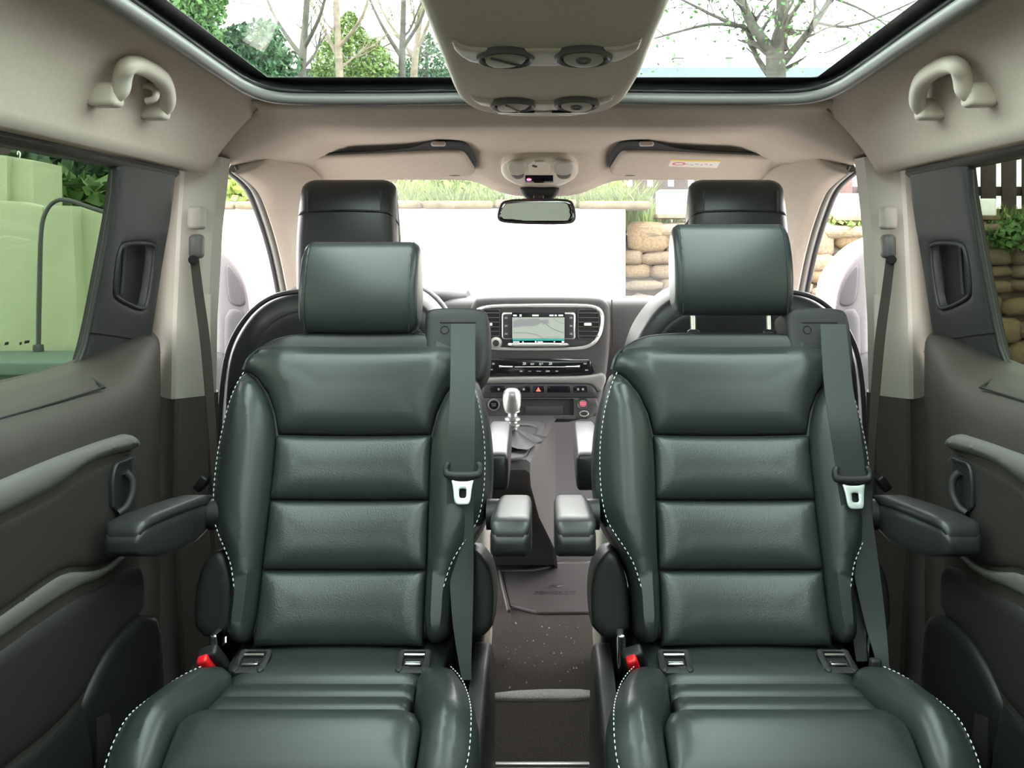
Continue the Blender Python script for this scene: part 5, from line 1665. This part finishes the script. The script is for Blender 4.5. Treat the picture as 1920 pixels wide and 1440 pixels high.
def conifer(label, px, top, halfw, d, seed, m='leaf_conifer', n=9000):
    r = random.Random(seed)
    c = W(px, 300, d)
    zt = W(px, top, d).z
    hw = halfw * d / F
    t = thing('conifer', label, 'tree', (c.x, d, 1.25), 'conifers beyond the wall')
    tube('trunk', [(c.x, d, 1.25), (c.x, d, zt - 0.2)], [0.07, 0.02], 'bark', t, sides=7)
    pts = []
    for _ in range(n):
        u = r.random() ** 0.7
        z = zt - (zt - 1.4) * u
        zr = (zt - z)
        rad = min(hw, 0.05 + hw * 1.1 * zr / max(0.2, (zt - W(px, 137, d).z))) * r.uniform(0.5, 1.0)
        a = r.uniform(0, 6.28)
        pts.append(Vector((c.x + math.cos(a) * rad, d + math.sin(a) * rad, z)))
    leaf_cards('foliage', pts, m, t, 0.055, seed)
    return t


conifer('tall narrow conifer nearest the left edge of the roof glass', 498, 40, 42, 12, 41)
conifer('broad conifer in the middle of the left roof glass', 655, 22, 75, 12.5, 42, n=16000)
conifer('short conifer right of the broad one', 700, 72, 45, 12.2, 43, n=8000)
conifer('dark conifer beside the overhead console', 800, 62, 45, 14, 44, 'leaf_dark', 8000)
shrub('garden_tree', 'dense green tree at the far left of the roof glass', W(330, 60, 9.0), (0.55, 0.5, 1.1), 9000, 'leaf_green', 0.075, 45, 'tree')
shrub('garden_tree', 'darker green bush below the left roof glass corner', W(430, 120, 10.0), (0.7, 0.5, 0.45), 7000, 'leaf_dark', 0.075, 46, 'tree')

# houses
hs_ = thing('grey_house', 'grey house with pitched roof behind the conifers', 'house', (-3.2, 18, -0.35))
rbox('house_wall', (-3.4, 18, 2.07), (5.2, 3.0, 4.86), 0.02, 'house_wall', hs_)
prism_x('house_roof', [(16.2, 4.4), (19.8, 4.4), (18.0, 5.45)], [(-6.3, 1.0), (-0.6, 1.0)], 'house_roof', hs_, n=0)
for k in range(3):
    w_ = rbox('house_window', (-4.9 + k * 1.3, 16.49, 3.9), (0.6, 0.04, 0.6), 0.01, 'render_white', hs_)
    rbox('pane', (-4.9 + k * 1.3, 16.465, 3.9), (0.5, 0.02, 0.5), 0.004, 'black_gloss', w_)
h2_ = thing('low_house', 'low house whose ridge carries two chimneys, seen through the right roof glass', 'house', (3.8, 20, -0.35))
zr = W(1300, 131, 20).z
rbox('house_wall', (4.0, 20, 2.27), (5.6, 3.0, 5.26), 0.02, 'house_wall', h2_)
prism_x('house_roof', [(18.2, zr - 0.9), (21.8, zr - 0.9), (20.0, zr)], [(1.0, 1.0), (7.2, 1.0)], 'house_roof', h2_, n=0)
c = W(1271, 125, 20)
ch = rbox('chimney', (c.x, 20, c.z - 0.05), (0.22, 0.22, 0.5), 0.01, 'chimney', h2_)
rbox('chimney_cap', W(1271, 109, 20), (0.27, 0.27, 0.05), 0.01, 'chimney', ch)
prism_x('chimney_roof', [(19.9, c.z + 0.22), (20.1, c.z + 0.22), (20.0, c.z + 0.30)], [(c.x - 0.11, 1), (c.x + 0.11, 1)], 'chimney', ch, n=0)
c = W(1367, 122, 20)
ch = lathe('chimney', [(0.06, -0.3), (0.06, 0.14), (0.10, 0.15), (0.10, 0.19), (0.05, 0.20)], c, (0, 0, 1), 'chimney', h2_, 14)

# ------------------------------------------------------------------ pale slabs and hose outside the left sliding window
def slab(label, poly, d, thick, m='panel_green'):
    fr = facing(d)
    p = fr.px(poly)
    t = thing('pale_slab', label, 'slab', (p[0][0], d, -0.35), 'pale slabs beside the van')
    lo = [(a, b) for a, b in p]
    pillow('slab_face', lo, fr, m, t, h=0.004, r=0.01, depth=thick, n=0)
    return t


sl1 = slab('tall pale green slab at the left edge of the left window', [(-70, 285), (13, 292), (13, 700), (-70, 700)], 4.95, 0.1)
slab('tall narrow pale slab with a hooked wire above it', [(13, 292), (62, 302), (68, 700), (13, 700)], 5.0, 0.3)
slab('low pale green slab in front of the tall ones', [(-70, 372), (40, 378), (80, 388), (72, 700), (-70, 700)], 4.8, 0.1)
slab('wide pale slab standing behind the hose', [(82, 385), (135, 386), (150, 700), (76, 700)], 4.75, 0.25)
slab('rightmost pale green slab in the left window', [(135, 386), (215, 402), (215, 700), (150, 700)], 4.85, 0.2)
lg = thing('reflection_ledge', 'added dark green ledge standing in for a reflection below the pale slabs', 'ledge', (-2.5, 4.4, -0.35))  # added block, stands in for a green reflection low in the window
rbox('reflection_ledge_top', W(70, 668, 4.4) + Vector((0, 0, -0.03)), (1.4, 0.5, 0.06), 0.01, 'reflection_green', lg)
rbox('reflection_ledge_body', W(70, 668, 4.4) + Vector((0, 0.03, -0.50)), (1.34, 0.42, 0.90), 0.01, 'reflection_green', lg)
hz = thing('garden_hose', 'black garden hose looped over the pale slabs', 'hose', W(72, 650, 4.6))
tube('hose_tube', catmull([W(72, 655, 4.6), W(73, 560, 4.6), (W(77, 440, 4.6)), W(86, 398, 4.6), W(105, 377, 4.6), W(130, 376, 4.6), W(165, 388, 4.6), W(215, 404, 4.6)], 8), 0.011, 'hose', hz, sides=8)
rbox('hose_clip', W(72, 655, 4.6), (0.04, 0.04, 0.05), 0.006, 'hose', hz)
wr = thing('hooked_wire', 'thin pale wire hook sticking up from the tall slab', 'wire', W(37, 296, 4.9))
tube('wire', catmull([W(37, 300, 5.05), W(38, 288, 5.05), W(34, 284, 5.05), W(33, 290, 5.05)], 5), 0.004, 'chrome', wr, sides=6)
shrub('leafy_vine', 'bright green large-leaved vine behind the pale slabs in the left window', W(145, 368, 5.6), (0.45, 0.2, 0.14), 150, 'leaf_green', 0.16, 51)
shrub('leafy_vine', 'dark leafy hedge behind the vine in the left window', W(120, 325, 6.3), (0.7, 0.25, 0.22), 500, 'leaf_dark', 0.14, 52)
shade = thing('dark_fence', 'dark boarded fence behind the hedge in the left window', 'fence', (-3.4, 6.9, -0.35))
for k in range(12):
    rbox('board', (-5.0 + k * 0.21, 6.75, 1.15), (0.20, 0.025, 2.2), 0.003, 'fence_wood', shade, segs=1)

# crumbs on the aisle carpet
V, Fc = [], []
for _ in range(45):
    p = Vector((rnd.uniform(-0.11, 0.12), rnd.uniform(2.36, 2.80), 0.001))
    q = rnd.uniform(0.0012, 0.0035)
    k = len(V)
    V += [p + Vector((a * q, b * q * rnd.uniform(0.6, 1.6), c * q)) for a, b, c in ((-1, -1, 0), (1, -1, 0), (0, 1, 0), (0, 0, 1.2))]
    Fc += [(k, k + 1, k + 3), (k + 1, k + 2, k + 3), (k + 2, k, k + 3), (k, k + 2, k + 1)]
mat('crumb', (0.30, 0.27, 0.24), 0.8)
cr = new_obj('carpet_crumbs', V, Fc, 'crumb', None, 0, 'stuff')
tag(cr, 'pale crumbs and lint scattered on the aisle carpet', 'crumbs')
